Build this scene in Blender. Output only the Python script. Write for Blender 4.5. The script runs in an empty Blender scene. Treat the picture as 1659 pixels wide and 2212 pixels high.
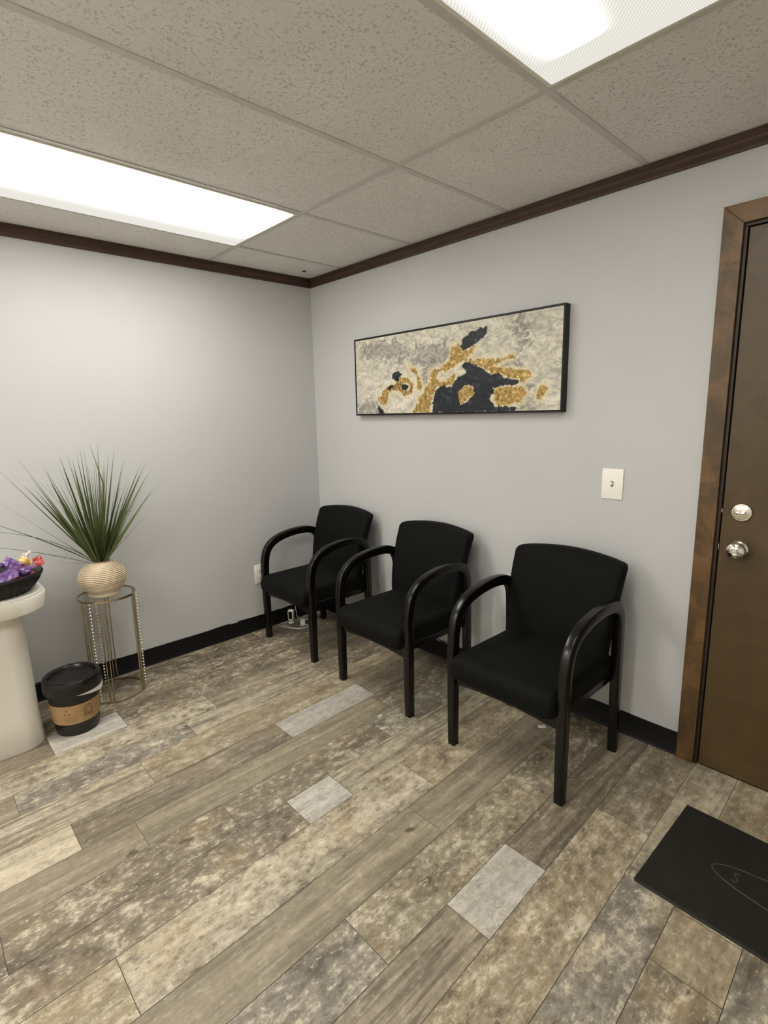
import bpy, bmesh, math, random
import numpy as np
from mathutils import Vector, Matrix
random.seed(7)
PI = math.pi
sc = bpy.context.scene
C = sc.collection

# ------------------------------------------------------------------ camera
F_PX, YAW, PITCH, ROLL = 1142.66, 2.3932, -0.1854, -0.0223
CAM = Vector((3.0913, -2.2375, 1.4354))
fw = Vector((math.cos(PITCH)*math.cos(YAW), math.cos(PITCH)*math.sin(YAW), math.sin(PITCH)))
rt = fw.cross(Vector((0, 0, 1))).normalized()
up = rt.cross(fw)
r2 = rt*math.cos(ROLL) + up*math.sin(ROLL)
u2 = -rt*math.sin(ROLL) + up*math.cos(ROLL)
cd = bpy.data.cameras.new('camera')
cam = bpy.data.objects.new('camera', cd)
C.objects.link(cam)
M = Matrix((r2, u2, -fw)).transposed().to_4x4()
M.translation = CAM
cam.matrix_world = M
cd.sensor_fit = 'HORIZONTAL'
cd.sensor_width = 36.0
cd.lens = 36.0*F_PX/1659.0
cd.clip_start = 0.02
sc.camera = cam

# ------------------------------------------------------------------ world, light levels, exposure
w = bpy.data.worlds.new('world')
sc.world = w
w.use_nodes = True
w.node_tree.nodes['Background'].inputs[0].default_value = (0.5, 0.5, 0.5, 1)
w.node_tree.nodes['Background'].inputs[1].default_value = 0.0
sc.view_settings.view_transform = 'Standard'
sc.view_settings.look = 'None'
sc.view_settings.gamma = 1.0
sc.view_settings.exposure = 2.20
sc.view_settings.use_curve_mapping = False
LIGHT_COL = (1.0, 0.968, 0.885)
# lens glow, tube glow, tube x positions, tube softness
LIGHT_A = (0.185, 4.5, (0.64, 0.76, 0.88), 0.060, 0.585, 0.47)
LIGHT_B = (0.18, 6.0, (2.345, 2.67), 0.048, 0.48, 0.33)
FILL_C = (0.30, 10.5, (2.37, 2.60), 0.085, 0.57, 0.38)  # unseen fill lights added behind the camera to brighten foreground and lower walls
sc.cycles.max_bounces = 12
sc.cycles.diffuse_bounces = 10
sc.cycles.sample_clamp_indirect = 6

# ------------------------------------------------------------------ material helpers
class NT:
    def __init__(s, name):
        m = bpy.data.materials.new(name)
        m.use_nodes = True
        s.m = m
        s.t = m.node_tree
        s.t.nodes.clear()
        s.out = s.t.nodes.new('ShaderNodeOutputMaterial')
        s.b = s.n('ShaderNodeBsdfPrincipled')
        s.l(s.b.outputs[0], s.out.inputs[0])
    def n(s, kind, **kw):
        nd = s.t.nodes.new(kind)
        for k, v in kw.items():
            setattr(nd, k, v)
        return nd
    def l(s, a, b):
        s.t.links.new(a, b)
    def put(s, sock, v):
        if isinstance(v, bpy.types.NodeSocket):
            s.l(v, sock)
        else:
            sock.default_value = v
    def math(s, op, a, b=0.0, c=0.0):
        nd = s.n('ShaderNodeMath', operation=op)
        s.put(nd.inputs[0], a); s.put(nd.inputs[1], b); s.put(nd.inputs[2], c)
        return nd.outputs[0]
    def maprange(s, v, a, b, c=0.0, d=1.0):
        nd = s.n('ShaderNodeMapRange')
        s.put(nd.inputs[0], v)
        for i, q in enumerate((a, b, c, d)):
            s.put(nd.inputs[i+1], q)
        return nd.outputs[0]
    def mix(s, f, a, b, mode='MIX'):
        nd = s.n('ShaderNodeMix', data_type='RGBA', blend_type=mode)
        s.put(nd.inputs[0], f)
        s.put(nd.inputs[6], a if not isinstance(a, tuple) else (*a[:3], 1))
        s.put(nd.inputs[7], b if not isinstance(b, tuple) else (*b[:3], 1))
        return nd.outputs[2]
    def co(s, kind='Object'):
        return s.n('ShaderNodeTexCoord').outputs[kind]
    def mapping(s, v, scale=(1, 1, 1), loc=(0, 0, 0)):
        nd = s.n('ShaderNodeMapping')
        s.put(nd.inputs[0], v)
        s.put(nd.inputs[1], loc)
        nd.inputs[3].default_value = scale
        return nd.outputs[0]
    def noise(s, v, scale, detail=4, rough=0.5, dist=0.0):
        nd = s.n('ShaderNodeTexNoise')
        s.put(nd.inputs['Vector'], v)
        nd.inputs['Scale'].default_value = scale
        nd.inputs['Detail'].default_value = detail
        nd.inputs['Roughness'].default_value = rough
        nd.inputs['Distortion'].default_value = dist
        return nd.outputs[0]
    def bump(s, h, strength=0.3, dist=0.002):
        nd = s.n('ShaderNodeBump')
        nd.inputs['Strength'].default_value = strength
        nd.inputs['Distance'].default_value = dist
        s.put(nd.inputs['Height'], h)
        s.l(nd.outputs[0], s.b.inputs['Normal'])
    def set(s, col=None, rough=None, metal=None, spec=None, **kw):
        if col is not None:
            s.put(s.b.inputs['Base Color'], (*col[:3], 1) if isinstance(col, tuple) else col)
        if rough is not None: s.put(s.b.inputs['Roughness'], rough)
        if metal is not None: s.put(s.b.inputs['Metallic'], metal)
        if spec is not None: s.put(s.b.inputs['Specular IOR Level'], spec)
        return s

def simple(name, col, rough=0.5, metal=0.0, spec=0.5, nscale=40.0, amt=0.12, bump=0.0):
    t = NT(name)
    nz = t.noise(t.co(), nscale, 5, 0.6)
    f = t.maprange(nz, 0.3, 0.7, 1-amt, 1+amt)
    c = t.mix(1.0, col, (1, 1, 1), 'MULTIPLY')
    vm = t.n('ShaderNodeVectorMath', operation='SCALE')
    t.l(c, vm.inputs[0]); t.l(f, vm.inputs['Scale'])
    t.set(vm.outputs[0], rough, metal, spec)
    if bump: t.bump(nz, bump, 0.001)
    return t.m

MAT = {}
def wall_mat():
    t = NT('painted_wall')
    c = t.co()
    big = t.noise(c, 1.3, 3, 0.5)
    col = t.mix(t.maprange(big, 0.3, 0.7), (0.490, 0.492, 0.499), (0.515, 0.517, 0.522))
    t.set(col, 0.55, 0, 0.35)
    fine = t.noise(c, 260, 3, 0.6)
    t.bump(fine, 0.18, 0.001)
    return t.m
MAT['wall'] = wall_mat()

def ceiling_mat():
    t = NT('fissured_ceiling_tile')
    c = t.co()
    warp = t.mapping(c, (1, 1, 0.0))
    n1 = t.noise(warp, 95, 4, 0.6, 0.7)
    pits = t.maprange(n1, 0.57, 0.66)
    n3 = t.noise(t.mapping(c, (1, 1, 0), (3.1, 5.2, 0)), 26, 2, 0.5, 0.3)
    gate = t.maprange(n3, 0.34, 0.52)
    pits = t.math('MULTIPLY', pits, gate)
    n2 = t.noise(c, 3, 3, 0.5)
    base = t.mix(t.maprange(n2, 0.3, 0.7), (0.75, 0.735, 0.72), (0.81, 0.795, 0.78))
    grain = t.noise(c, 220, 4, 0.7)
    base = t.mix(t.maprange(grain, 0.35, 0.65, 0.0, 0.35), base, (0.70, 0.68, 0.64))
    col = t.mix(pits, base, (0.63, 0.61, 0.59))
    t.set(col, 0.95, 0, 0.1)
    h = t.math('SUBTRACT', t.math('MULTIPLY', grain, 0.5), pits)
    t.bump(h, 0.7, 0.003)
    return t.m
MAT['ceiling'] = ceiling_mat()
MAT['far_wall'] = simple('white_painted_wall', (0.80, 0.79, 0.76), 0.6, 0, 0.3, 2, 0.02)
MAT['tbar'] = simple('painted_grid_metal', (0.56, 0.55, 0.52), 0.5, 0, 0.4, 30, 0.05)

def floor_mat():
    t = NT('vinyl_plank')
    uv = t.n('ShaderNodeUVMap', uv_map='UVMap').outputs[0]
    base = t.n('ShaderNodeAttribute', attribute_name='plank_colour').outputs['Color']
    pr = t.n('ShaderNodeSeparateColor')
    t.l(t.n('ShaderNodeAttribute', attribute_name='plank_kind').outputs['Color'], pr.inputs[0])
    mott, strk, stone = pr.outputs[0], pr.outputs[1], pr.outputs[2]
    m1 = t.mapping(uv, (1.0, 0.62, 1))
    nbig = t.noise(m1, 9.0, 9, 0.70, 0.12)
    nmid = t.noise(t.mapping(uv, (1.0, 0.6, 1), (7.3, 2.2, 0)), 30.0, 8, 0.74, 0.15)
    nst = t.noise(t.mapping(uv, (22.0, 1.4, 1)), 2.2, 6, 0.6, 0.25)
    nst2 = t.noise(t.mapping(uv, (60.0, 2.2, 1), (4, 1, 0)), 2.0, 5, 0.6, 0.4)
    cloud = t.math('ADD', t.math('MULTIPLY', nbig, 0.46), t.math('MULTIPLY', nmid, 0.54))
    dark = t.math('MULTIPLY', t.maprange(cloud, 0.495, 0.395), mott)
    light = t.math('MULTIPLY', t.maprange(cloud, 0.51, 0.60), mott)
    c = t.mix(t.math('MULTIPLY', dark, 0.85), base, (0.085, 0.068, 0.048))
    c = t.mix(t.math('MULTIPLY', light, 0.95), c, (0.60, 0.535, 0.41))
    # flecks
    fl = t.math('MULTIPLY', t.maprange(nmid, 0.62, 0.72), mott)
    c = t.mix(fl, c, (0.66, 0.60, 0.48))
    hue = t.noise(t.mapping(uv, (1, 0.7, 1), (1.7, 9.0, 0)), 7.0, 3, 0.5)
    c = t.mix(t.math('MULTIPLY', t.maprange(hue, 0.52, 0.7), t.math('MULTIPLY', mott, 0.45)), c, (0.30, 0.215, 0.11))
    # grain
    sd = t.math('MULTIPLY', t.maprange(nst, 0.52, 0.40), strk)
    c = t.mix(t.math('MULTIPLY', sd, 0.75), c, (0.10, 0.082, 0.062))
    sl = t.math('MULTIPLY', t.maprange(nst2, 0.56, 0.72), strk)
    gate = t.maprange(nbig, 0.45, 0.62)
    c = t.mix(t.math('MULTIPLY', t.math('MULTIPLY', sl, gate), 0.85), c, (0.60, 0.54, 0.42))
    # lanes inside each plank, small knots and scratches
    lane = t.noise(t.mapping(uv, (15.0, 0.55, 1), (2, 6, 0)), 1.0, 4, 0.55)
    lanef = t.n('ShaderNodeVectorMath', operation='SCALE')
    t.l(c, lanef.inputs[0]); t.l(t.maprange(lane, 0.36, 0.64, 0.80, 1.20), lanef.inputs['Scale'])
    c = lanef.outputs[0]
    sc1 = t.noise(t.mapping(uv, (1.0, 0.45, 1), (11, 3, 0)), 62.0, 6, 0.72, 0.3)
    any_ = t.math('ADD', t.math('MULTIPLY', mott, 0.75), 0.15)
    c = t.mix(t.math('MULTIPLY', t.maprange(sc1, 0.56, 0.66), t.math('MULTIPLY', any_, 0.75)), c, (0.64, 0.58, 0.45))
    c = t.mix(t.math('MULTIPLY', t.maprange(sc1, 0.44, 0.35), t.math('MULTIPLY', any_, 0.75)), c, (0.105, 0.085, 0.06))
    kn = t.noise(t.mapping(uv, (1.0, 0.6, 1), (5, 13, 0)), 16.0, 3, 0.5, 0.2)
    c = t.mix(t.math('MULTIPLY', t.maprange(kn, 0.31, 0.25), 0.8), c, (0.075, 0.055, 0.036))
    # pale stone veins
    vn = t.noise(t.mapping(uv, (1.3, 0.55, 1), (3, 3, 0)), 13.0, 8, 0.80, 0.4)
    vein = t.math('MULTIPLY', t.maprange(t.math('ABSOLUTE', t.math('SUBTRACT', vn, 0.5)), 0.035, 0.0), stone)
    vein = t.math('MULTIPLY', vein, t.maprange(nbig, 0.44, 0.58))
    c = t.mix(t.math('MULTIPLY', vein, 0.65), c, (0.14, 0.11, 0.085))
    # soft base variation on every plank
    sv = t.maprange(t.noise(uv, 55, 5, 0.7), 0.3, 0.7, 0.88, 1.12)
    vm = t.n('ShaderNodeVectorMath', operation='SCALE')
    t.l(c, vm.inputs[0]); t.l(sv, vm.inputs['Scale'])
    t.set(vm.outputs[0], t.maprange(nmid, 0.3, 0.7, 0.42, 0.56), 0, 0.35)
    t.bump(t.math('ADD', nst, t.math('MULTIPLY', nmid, 0.6)), 0.12, 0.0015)
    return t.m
MAT['floor'] = floor_mat()
MAT['floor_seam'] = simple('dark_plank_seam', (0.055, 0.046, 0.035), 0.8)

def wood_mat(name, a, b, rough, stretch=(14, 14, 1.0), blotch=0.0, bl=(0.3, 0.16, 0.06)):
    t = NT(name)
    c = t.co()
    g = t.noise(t.mapping(c, stretch), 3.0, 7, 0.65, 0.4)
    col = t.mix(t.maprange(g, 0.3, 0.7), a, b)
    if blotch:
        n = t.noise(c, 7.0, 5, 0.6, 0.8)
        col = t.mix(t.math('MULTIPLY', t.maprange(n, 0.47, 0.60), blotch), col, bl)
        n2 = t.noise(t.mapping(c, (1, 1, 1), (4, 4, 4)), 11.0, 4, 0.6)
        col = t.mix(t.math('MULTIPLY', t.maprange(n2, 0.55, 0.70), blotch*0.8), col, (0.05, 0.030, 0.013))
    t.set(col, rough, 0, 0.45)
    t.bump(g, 0.08, 0.001)
    return t.m
MAT['crown'] = wood_mat('dark_stained_crown_wood', (0.030, 0.014, 0.009), (0.065, 0.030, 0.019), 0.5, (2, 2, 22))
MAT['casing'] = wood_mat('stained_casing_wood', (0.060, 0.034, 0.012), (0.100, 0.056, 0.020), 0.38, (10, 10, 1.2), 0.8, (0.165, 0.085, 0.028))
MAT['door'] = wood_mat('stained_door_wood', (0.054, 0.032, 0.0105), (0.078, 0.047, 0.016), 0.40, (2.2, 2.2, 0.8), 0.22, (0.12, 0.072, 0.03))
MAT['jamb'] = simple('dark_jamb', (0.022, 0.010, 0.006), 0.45, 0, 0.4, 60, 0.3)
MAT['base'] = simple('black_cove_vinyl', (0.0035, 0.0035, 0.0040), 0.5, 0, 0.25, 30, 0.2)
MAT['chair_wood'] = simple('black_lacquered_wood', (0.0034, 0.0026, 0.0023), 0.25, 0, 0.38, 50, 0.25)

def fabric_mat():
    t = NT('black_woven_fabric')
    c = t.co()
    wv = t.n('ShaderNodeTexWave', wave_type='BANDS', bands_direction='X')
    t.l(c, wv.inputs[0]); wv.inputs['Scale'].default_value = 260
    wv2 = t.n('ShaderNodeTexWave', wave_type='BANDS', bands_direction='Z')
    t.l(c, wv2.inputs[0]); wv2.inputs['Scale'].default_value = 260
    nz = t.noise(c, 25, 4, 0.6)
    col = t.mix(t.maprange(nz, 0.3, 0.7), (0.0034, 0.0036, 0.0035), (0.0050, 0.0053, 0.0051))
    t.set(col, 0.7, 0, 0.09)
    t.b.inputs['Sheen Weight'].default_value = 0.01
    t.b.inputs['Sheen Roughness'].default_value = 0.5
    t.bump(t.math('ADD', wv.outputs[1], wv2.outputs[1]), 0.2, 0.0006)
    return t.m
MAT['fabric'] = fabric_mat()
MAT['white_plastic'] = simple('white_plastic', (0.78, 0.77, 0.72), 0.35, 0, 0.5, 30, 0.02)
MAT['plate'] = simple('white_wall_plate', (0.83, 0.81, 0.76), 0.35, 0, 0.5, 30, 0.02)
MAT['slot'] = simple('dark_slot', (0.03, 0.025, 0.02), 0.6)
MAT['tan_toggle'] = simple('brown_toggle_recess', (0.22, 0.16, 0.11), 0.5)
MAT['chrome'] = simple('satin_chrome', (0.72, 0.69, 0.63), 0.16, 1.0, 0.5, 20, 0.04)
MAT['brass'] = simple('champagne_gold_metal', (0.50, 0.43, 0.31), 0.24, 1.0, 0.5, 20, 0.05)
MAT['bead'] = simple('silver_bead', (0.86, 0.82, 0.74), 0.12, 1.0, 0.5, 20, 0.02)
MAT['ped'] = simple('white_laminate', (0.72, 0.69, 0.62), 0.42, 0, 0.4, 220, 0.02)
MAT['frame_black'] = simple('black_frame_wood', (0.0045, 0.004, 0.0038), 0.42, 0, 0.3, 30, 0.15)
MAT['pail_black'] = simple('black_glossy_plastic', (0.0055, 0.0052, 0.0048), 0.26, 0, 0.5, 20, 0.1)
MAT['mat'] = simple('black_rubber', (0.0150, 0.0138, 0.0112), 0.58, 0, 0.3, 24, 0.22, 0.4)
MAT['mat_scuff'] = simple('worn_rubber_ridge', (0.075, 0.056, 0.037), 0.5, 0, 0.4, 24, 0.2)
MAT['bowl'] = simple('black_pleated_wicker', (0.007, 0.006, 0.0065), 0.42, 0, 0.35, 60, 0.4, 0.5)
MAT['cable'] = simple('white_cable', (0.70, 0.68, 0.62), 0.45, 0, 0.4, 20, 0.03)
MAT['black_glass'] = simple('black_glass', (0.004, 0.004, 0.004), 0.1)
MAT['lamp_frame'] = simple('white_lamp_frame', (0.72, 0.70, 0.62), 0.4, 0, 0.4, 20, 0.02)

def sleeve_mat():
    t = NT('kraft_sleeve')
    c = t.co()
    n = t.noise(c, 90, 5, 0.7)
    t.set(t.mix(t.maprange(n, 0.3, 0.7), (0.33, 0.205, 0.095), (0.40, 0.255, 0.125)), 0.6, 0, 0.3)
    return t.m
MAT['kraft'] = sleeve_mat()
MAT['kraft_print'] = simple('brown_print', (0.13, 0.075, 0.028), 0.7)
MAT['kraft_faint'] = simple('faint_brown_print', (0.235, 0.14, 0.062), 0.7)

def vase_mat():
    t = NT('ribbed_beige_ceramic')
    c = t.co()
    sp = t.n('ShaderNodeSeparateXYZ')
    t.l(c, sp.inputs[0])
    n = t.noise(c, 30, 4, 0.6)
    col = t.mix(t.maprange(n, 0.35, 0.65), (0.54, 0.445, 0.315), (0.66, 0.56, 0.42))
    t.set(col, 0.55, 0, 0.35)
    return t.m
MAT['vase'] = vase_mat()
MAT['vase_groove'] = simple('tan_groove', (0.36, 0.26, 0.16), 0.7)

def leaf_mat():
    t = NT('artificial_grass_blade')
    g = t.n('ShaderNodeAttribute', attribute_name='blade').outputs['Color']
    c = t.mix(g, (0.030, 0.048, 0.012), (0.15, 0.19, 0.07))
    t.set(c, 0.42, 0, 0.4)
    return t.m
MAT['leaf'] = leaf_mat()

def foil(name, a, b, rough=0.25):
    t = NT(name)
    n = t.noise(t.co(), 45, 3, 0.5, 0.6)
    t.set(t.mix(t.maprange(n, 0.4, 0.6), a, b), rough, 0.25, 0.6)
    t.bump(n, 0.6, 0.004)
    return t.m
MAT['purple'] = foil('purple_foil', (0.075, 0.028, 0.14), (0.17, 0.085, 0.26))
MAT['red'] = foil('red_foil', (0.26, 0.018, 0.022), (0.46, 0.07, 0.07))
MAT['yellow'] = foil('yellow_candy', (0.62, 0.40, 0.11), (0.72, 0.50, 0.17), 0.4)
MAT['pink'] = foil('pale_foil', (0.45, 0.36, 0.36), (0.60, 0.50, 0.47))

def lens_mat(name, lv):
    glow, tube, xs, sg, f0, f1 = lv
    m = bpy.data.materials.new(name)
    m.use_nodes = True
    t = NT.__new__(NT)
    t.m = m; t.t = m.node_tree
    t.t.nodes.clear()
    t.out = t.n('ShaderNodeOutputMaterial')
    em = t.n('ShaderNodeEmission')
    t.l(em.outputs[0], t.out.inputs[0])
    ps = t.n('ShaderNodeSeparateXYZ')
    t.l(t.co(), ps.inputs[0])
    x, y = ps.outputs[0], ps.outputs[1]
    tot = None
    for q in xs:
        d = t.math('DIVIDE', t.math('SUBTRACT', x, q), sg)
        e = t.math('EXPONENT', t.math('MULTIPLY', t.math('MULTIPLY', d, d), -1.0))
        tot = e if tot is None else t.math('ADD', tot, e)
    ye = t.math('ABSOLUTE', t.math('SUBTRACT', y, 0.0))
    endf = t.maprange(ye, f0, f1)
    tot = t.math('MULTIPLY', t.math('MULTIPLY', tot, endf), tube)
    w1 = t.n('ShaderNodeTexWave', wave_type='BANDS', bands_direction='DIAGONAL')
    t.l(t.co(), w1.inputs[0]); w1.inputs['Scale'].default_value = 58
    rib = t.maprange(w1.outputs[1], 0.0, 1.0, 0.86, 1.10)
    s = t.math('MULTIPLY', t.math('ADD', tot, glow), rib)
    em.inputs[0].default_value = (*LIGHT_COL, 1)
    t.l(s, em.inputs[1])
    return m

# ------------------------------------------------------------------ mesh helpers
def link(name, me, parent=None, mats=()):
    o = bpy.data.objects.new(name, me)
    C.objects.link(o)
    for m in mats:
        me.materials.append(m)
    if parent is not None:
        o.parent = parent
    return o
def obj(name, bm, mat, parent=None, smooth=False):
    me = bpy.data.meshes.new(name)
    bmesh.ops.recalc_face_normals(bm, faces=bm.faces)
    bm.to_mesh(me)
    bm.free()
    if smooth:
        me.polygons.foreach_set('use_smooth', [True]*len(me.polygons))
        try:
            me.set_sharp_from_angle(angle=math.radians(38))
        except Exception:
            pass
    mats = mat if isinstance(mat, (list, tuple)) else [mat]
    return link(name, me, parent, mats)
def empty(name, loc, rz=0):
    o = bpy.data.objects.new(name, None)
    C.objects.link(o)
    o.location = loc
    o.rotation_euler = (0, 0, rz)
    o.empty_display_size = 0.1
    return o
def tag(o, label, cat, group=None):
    o['label'] = label
    o['category'] = cat
    if group: o['group'] = group
    return o
def structure(o, label=None):
    o['kind'] = 'structure'
    if label: o['label'] = label
    return o
def box(bm, x0, x1, y0, y1, z0, z1, bev=0.0, seg=2, mi=0):
    vs = [bm.verts.new((x, y, z)) for x in (x0, x1) for y in (y0, y1) for z in (z0, z1)]
    idx = [(0, 1, 3, 2), (4, 6, 7, 5), (0, 4, 5, 1), (2, 3, 7, 6), (0, 2, 6, 4), (1, 5, 7, 3)]
    fs = [bm.faces.new([vs[i] for i in f]) for f in idx]
    for f in fs: f.material_index = mi
    if bev:
        es = list({e for f in fs for e in f.edges})
        bmesh.ops.bevel(bm, geom=es, offset=bev, segments=seg, affect='EDGES', profile=0.5)
    return vs
def quad(bm, pts, mi=0):
    f = bm.faces.new([bm.verts.new(p) for p in pts])
    f.material_index = mi
    return f
def lathe(bm, prof, n=48, cx=0, cy=0, mi=0, rfun=None, caps=True, mis=None):
    rings = []
    for (r, z) in prof:
        ring = []
        for i in range(n):
            a = 2*PI*i/n
            rr = r*(rfun(a, z) if rfun else 1)
            ring.append(bm.verts.new((cx+rr*math.cos(a), cy+rr*math.sin(a), z)))
        rings.append(ring)
    for s_, (a, b) in enumerate(zip(rings, rings[1:])):
        for i in range(n):
            f = bm.faces.new((a[i], a[(i+1) % n], b[(i+1) % n], b[i]))
            f.material_index = mis[s_] if mis and s_ < len(mis) else mi
    if caps:
        for ring, rev in ((rings[0], True), (rings[-1], False)):
            f = bm.faces.new(ring[::-1] if rev else ring)
            f.material_index = mi
def tube(bm, pts, r, n=8, closed=False, mi=0, rads=None):
    pts = [Vector(p) for p in pts]
    m = len(pts)
    rings = []
    up0 = None
    for i, p in enumerate(pts):
        if closed:
            d = (pts[(i+1) % m]-pts[i-1])
        else:
            d = pts[min(i+1, m-1)]-pts[max(i-1, 0)]
        d.normalize()
        if up0 is None:
            up0 = Vector((0, 0, 1)) if abs(d.z) < 0.9 else Vector((1, 0, 0))
        s = d.cross(up0)
        if s.length < 1e-5: s = d.cross(Vector((1, 0, 0)))
        s.normalize()
        u = s.cross(d).normalized()
        up0 = u
        rr = rads[i] if rads else r
        rings.append([bm.verts.new(p + (s*math.cos(2*PI*k/n)+u*math.sin(2*PI*k/n))*rr) for k in range(n)])
    rng = range(m if closed else m-1)
    for i in rng:
        a, b = rings[i], rings[(i+1) % m]
        for k in range(n):
            f = bm.faces.new((a[k], a[(k+1) % n], b[(k+1) % n], b[k]))
            f.material_index = mi
    if not closed:
        bm.faces.new(rings[0][::-1]).material_index = mi
        bm.faces.new(rings[-1]).material_index = mi
def smooth_path(pts, sub=6):
    P = [Vector(p) for p in pts]
    out = []
    for i in range(len(P)-1):
        p0, p1, p2, p3 = P[max(i-1, 0)], P[i], P[i+1], P[min(i+2, len(P)-1)]
        for k in range(sub):
            t = k/sub
            out.append(0.5*((2*p1)+(p2-p0)*t+(2*p0-5*p1+4*p2-p3)*t*t+(3*p1-p0-3*p2+p3)*t**3))
    out.append(P[-1])
    return out
def extrude_poly(bm, poly, f0, f1, bev=0.0, mi=0):
    """poly: 2D points; f0, f1 map (a, b) to 3D on the two faces"""
    A = [bm.verts.new(f0(*p)) for p in poly]
    B = [bm.verts.new(f1(*p)) for p in poly]
    n = len(poly)
    fs = [bm.faces.new(A[::-1]), bm.faces.new(B)]
    for i in range(n):
        fs.append(bm.faces.new((A[i], A[(i+1) % n], B[(i+1) % n], B[i])))
    for f in fs: f.material_index = mi
    if bev:
        es = list(fs[0].edges)+list(fs[1].edges)
        bmesh.ops.bevel(bm, geom=es, offset=bev, segments=3, affect='EDGES', profile=0.5)

# ------------------------------------------------------------------ room shell
H = 2.3244
RX, RY = 4.35, -4.3          # far sides of the room (behind and beside the camera)
DX0, DX1, DTOP = 2.519, 3.45, 2.040
bm = bmesh.new()
box(bm, -0.12, DX0-0.0, 0.0, 0.12, -0.02, H+0.05)
box(bm, DX1, RX+0.12, 0.0, 0.12, -0.02, H+0.05)
box(bm, DX0, DX1, 0.0, 0.12, DTOP, H+0.05)
structure(obj('wall_right', bm, MAT['wall']), 'light grey painted wall behind the chairs')
bm = bmesh.new(); box(bm, -0.12, 0.0, RY-0.12, 0.0, -0.02, H+0.05)
structure(obj('wall_left', bm, MAT['wall']), 'light grey painted wall behind the potted grass')
bm = bmesh.new(); box(bm, RX, RX+0.12, RY-0.12, 0.12, -0.02, H+0.05)
structure(obj('wall_east', bm, MAT['far_wall']))
bm = bmesh.new(); box(bm, -0.12, RX+0.12, RY-0.12, RY, -0.02, H+0.05)
structure(obj('wall_back', bm, MAT['far_wall']))

# ---- floor: vinyl planks, one face each, thin dark seams between them
TAUPE = (0.299, 0.250, 0.181); BROWN = (0.213, 0.174, 0.128); GREY = (0.275, 0.250, 0.217)
TAN = (0.400, 0.325, 0.215); PALE = (0.573, 0.543, 0.488); CREAM = (0.488, 0.427, 0.320); OLIVE = (0.305, 0.262, 0.183)
K = dict(smooth=(0.22, 0.55, 0.0), mottle=(1.0, 0.25, 0.3), stone=(0.40, 0.0, 0.9), grain=(0.32, 1.0, 0.0), tan=(0.62, 0.15, 0.3),
         soft=(0.8, 0.4, 0.2), streak=(0.7, 0.9, 0.2))
SE = [-0.28, -0.11, 0.055, 0.225, 0.40, 0.570, 0.735, 0.885, 1.070, 1.225, 1.375, 1.540, 1.695, 1.890, 2.058, 2.240, 2.392, 2.575, 2.722, 2.893, 3.06, 3.22, 3.39, 3.56, 3.73, 3.90, 4.07, 4.24, 4.41, 4.58]
# plank runs, from the far wall toward the camera: strip index -> [(y end, colour, kind), ...]
known = {
 1:  [(-0.9, BROWN, 'mottle'), (-2.0, TAUPE, 'soft')],
 2:  [(-0.62, BROWN, 'soft'), (-1.7, BROWN, 'mottle'), (-2.6, TAUPE, 'soft')],
 3:  [(-1.02, BROWN, 'mottle'), (-1.95, TAUPE, 'mottle')],
 4:  [(-0.55, BROWN, 'grain'), (-1.588, BROWN, 'mottle'), (-1.892, PALE, 'stone'), (-3.0, BROWN, 'smooth')],
 5:  [(-0.3, TAUPE, 'grain'), (-1.210, TAUPE, 'streak'), (-2.25, CREAM, 'mottle')],
 6:  [(-0.62, BROWN, 'mottle'), (-1.384, CREAM, 'streak'), (-2.07, GREY, 'mottle'), (-3.1, OLIVE, 'smooth')],
 7:  [(-0.245, TAUPE, 'mottle'), (-0.65, TAN, 'tan'), (-1.642, TAN, 'tan'), (-2.6, CREAM, 'streak')],
 8:  [(-0.569, TAUPE, 'grain'), (-1.083, PALE, 'stone'), (-1.946, BROWN, 'grain'), (-2.6, CREAM, 'stone')],
 9:  [(-0.6, BROWN, 'soft'), (-1.775, OLIVE, 'smooth'), (-3.0, TAUPE, 'smooth')],
 10: [(-0.76, GREY, 'mottle'), (-1.509, BROWN, 'soft'), (-2.20, BROWN, 'mottle'), (-3.2, BROWN, 'soft')],
 11: [(-1.120, CREAM, 'streak'), (-1.326, PALE, 'stone'), (-2.45, BROWN, 'mottle')],
 12: [(-0.86, TAN, 'soft'), (-1.981, CREAM, 'mottle'), (-3.1, TAN, 'soft')],
 13: [(-1.017, TAUPE, 'smooth'), (-2.35, OLIVE, 'smooth')],
 14: [(-0.34, BROWN, 'mottle'), (-1.464, OLIVE, 'mottle'), (-2.5, GREY, 'mottle')],
 15: [(-0.905, BROWN, 'grain'), (-1.218, PALE, 'stone'), (-2.6, TAUPE, 'grain')],
 16: [(-0.528, TAUPE, 'soft'), (-1.75, TAN, 'mottle'), (-2.8, OLIVE, 'mottle')],
 17: [(-0.695, CREAM, 'soft'), (-1.90, GREY, 'mottle')],
 18: [(-0.756, TAN, 'soft'), (-0.955, TAN, 'tan'), (-2.1, BROWN, 'mottle')],
 19: [(-0.35, TAN, 'soft'), (-1.4, GREY, 'soft')],
}
KEYS = [(TAUPE, 'smooth'), (BROWN, 'mottle'), (OLIVE, 'mottle'), (CREAM, 'soft'), (TAUPE, 'grain'), (GREY, 'mottle'), (TAN, 'tan'), (PALE, 'stone'), (BROWN, 'soft')]
bm = bmesh.new()
uvl = bm.loops.layers.uv.new('UVMap')
cl1 = bm.loops.layers.float_color.new('plank_colour')
cl2 = bm.loops.layers.float_color.new('plank_kind')
quad(bm, [(-0.02, RY-0.05, -0.0012), (RX+0.05, RY-0.05, -0.0012), (RX+0.05, 0.05, -0.0012), (-0.02, 0.05, -0.0012)], 1)
SL = -0.030
rng = random.Random(11)
def seam_x(b, y): return b + SL*(y+1.6)
G = 0.0009
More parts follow.
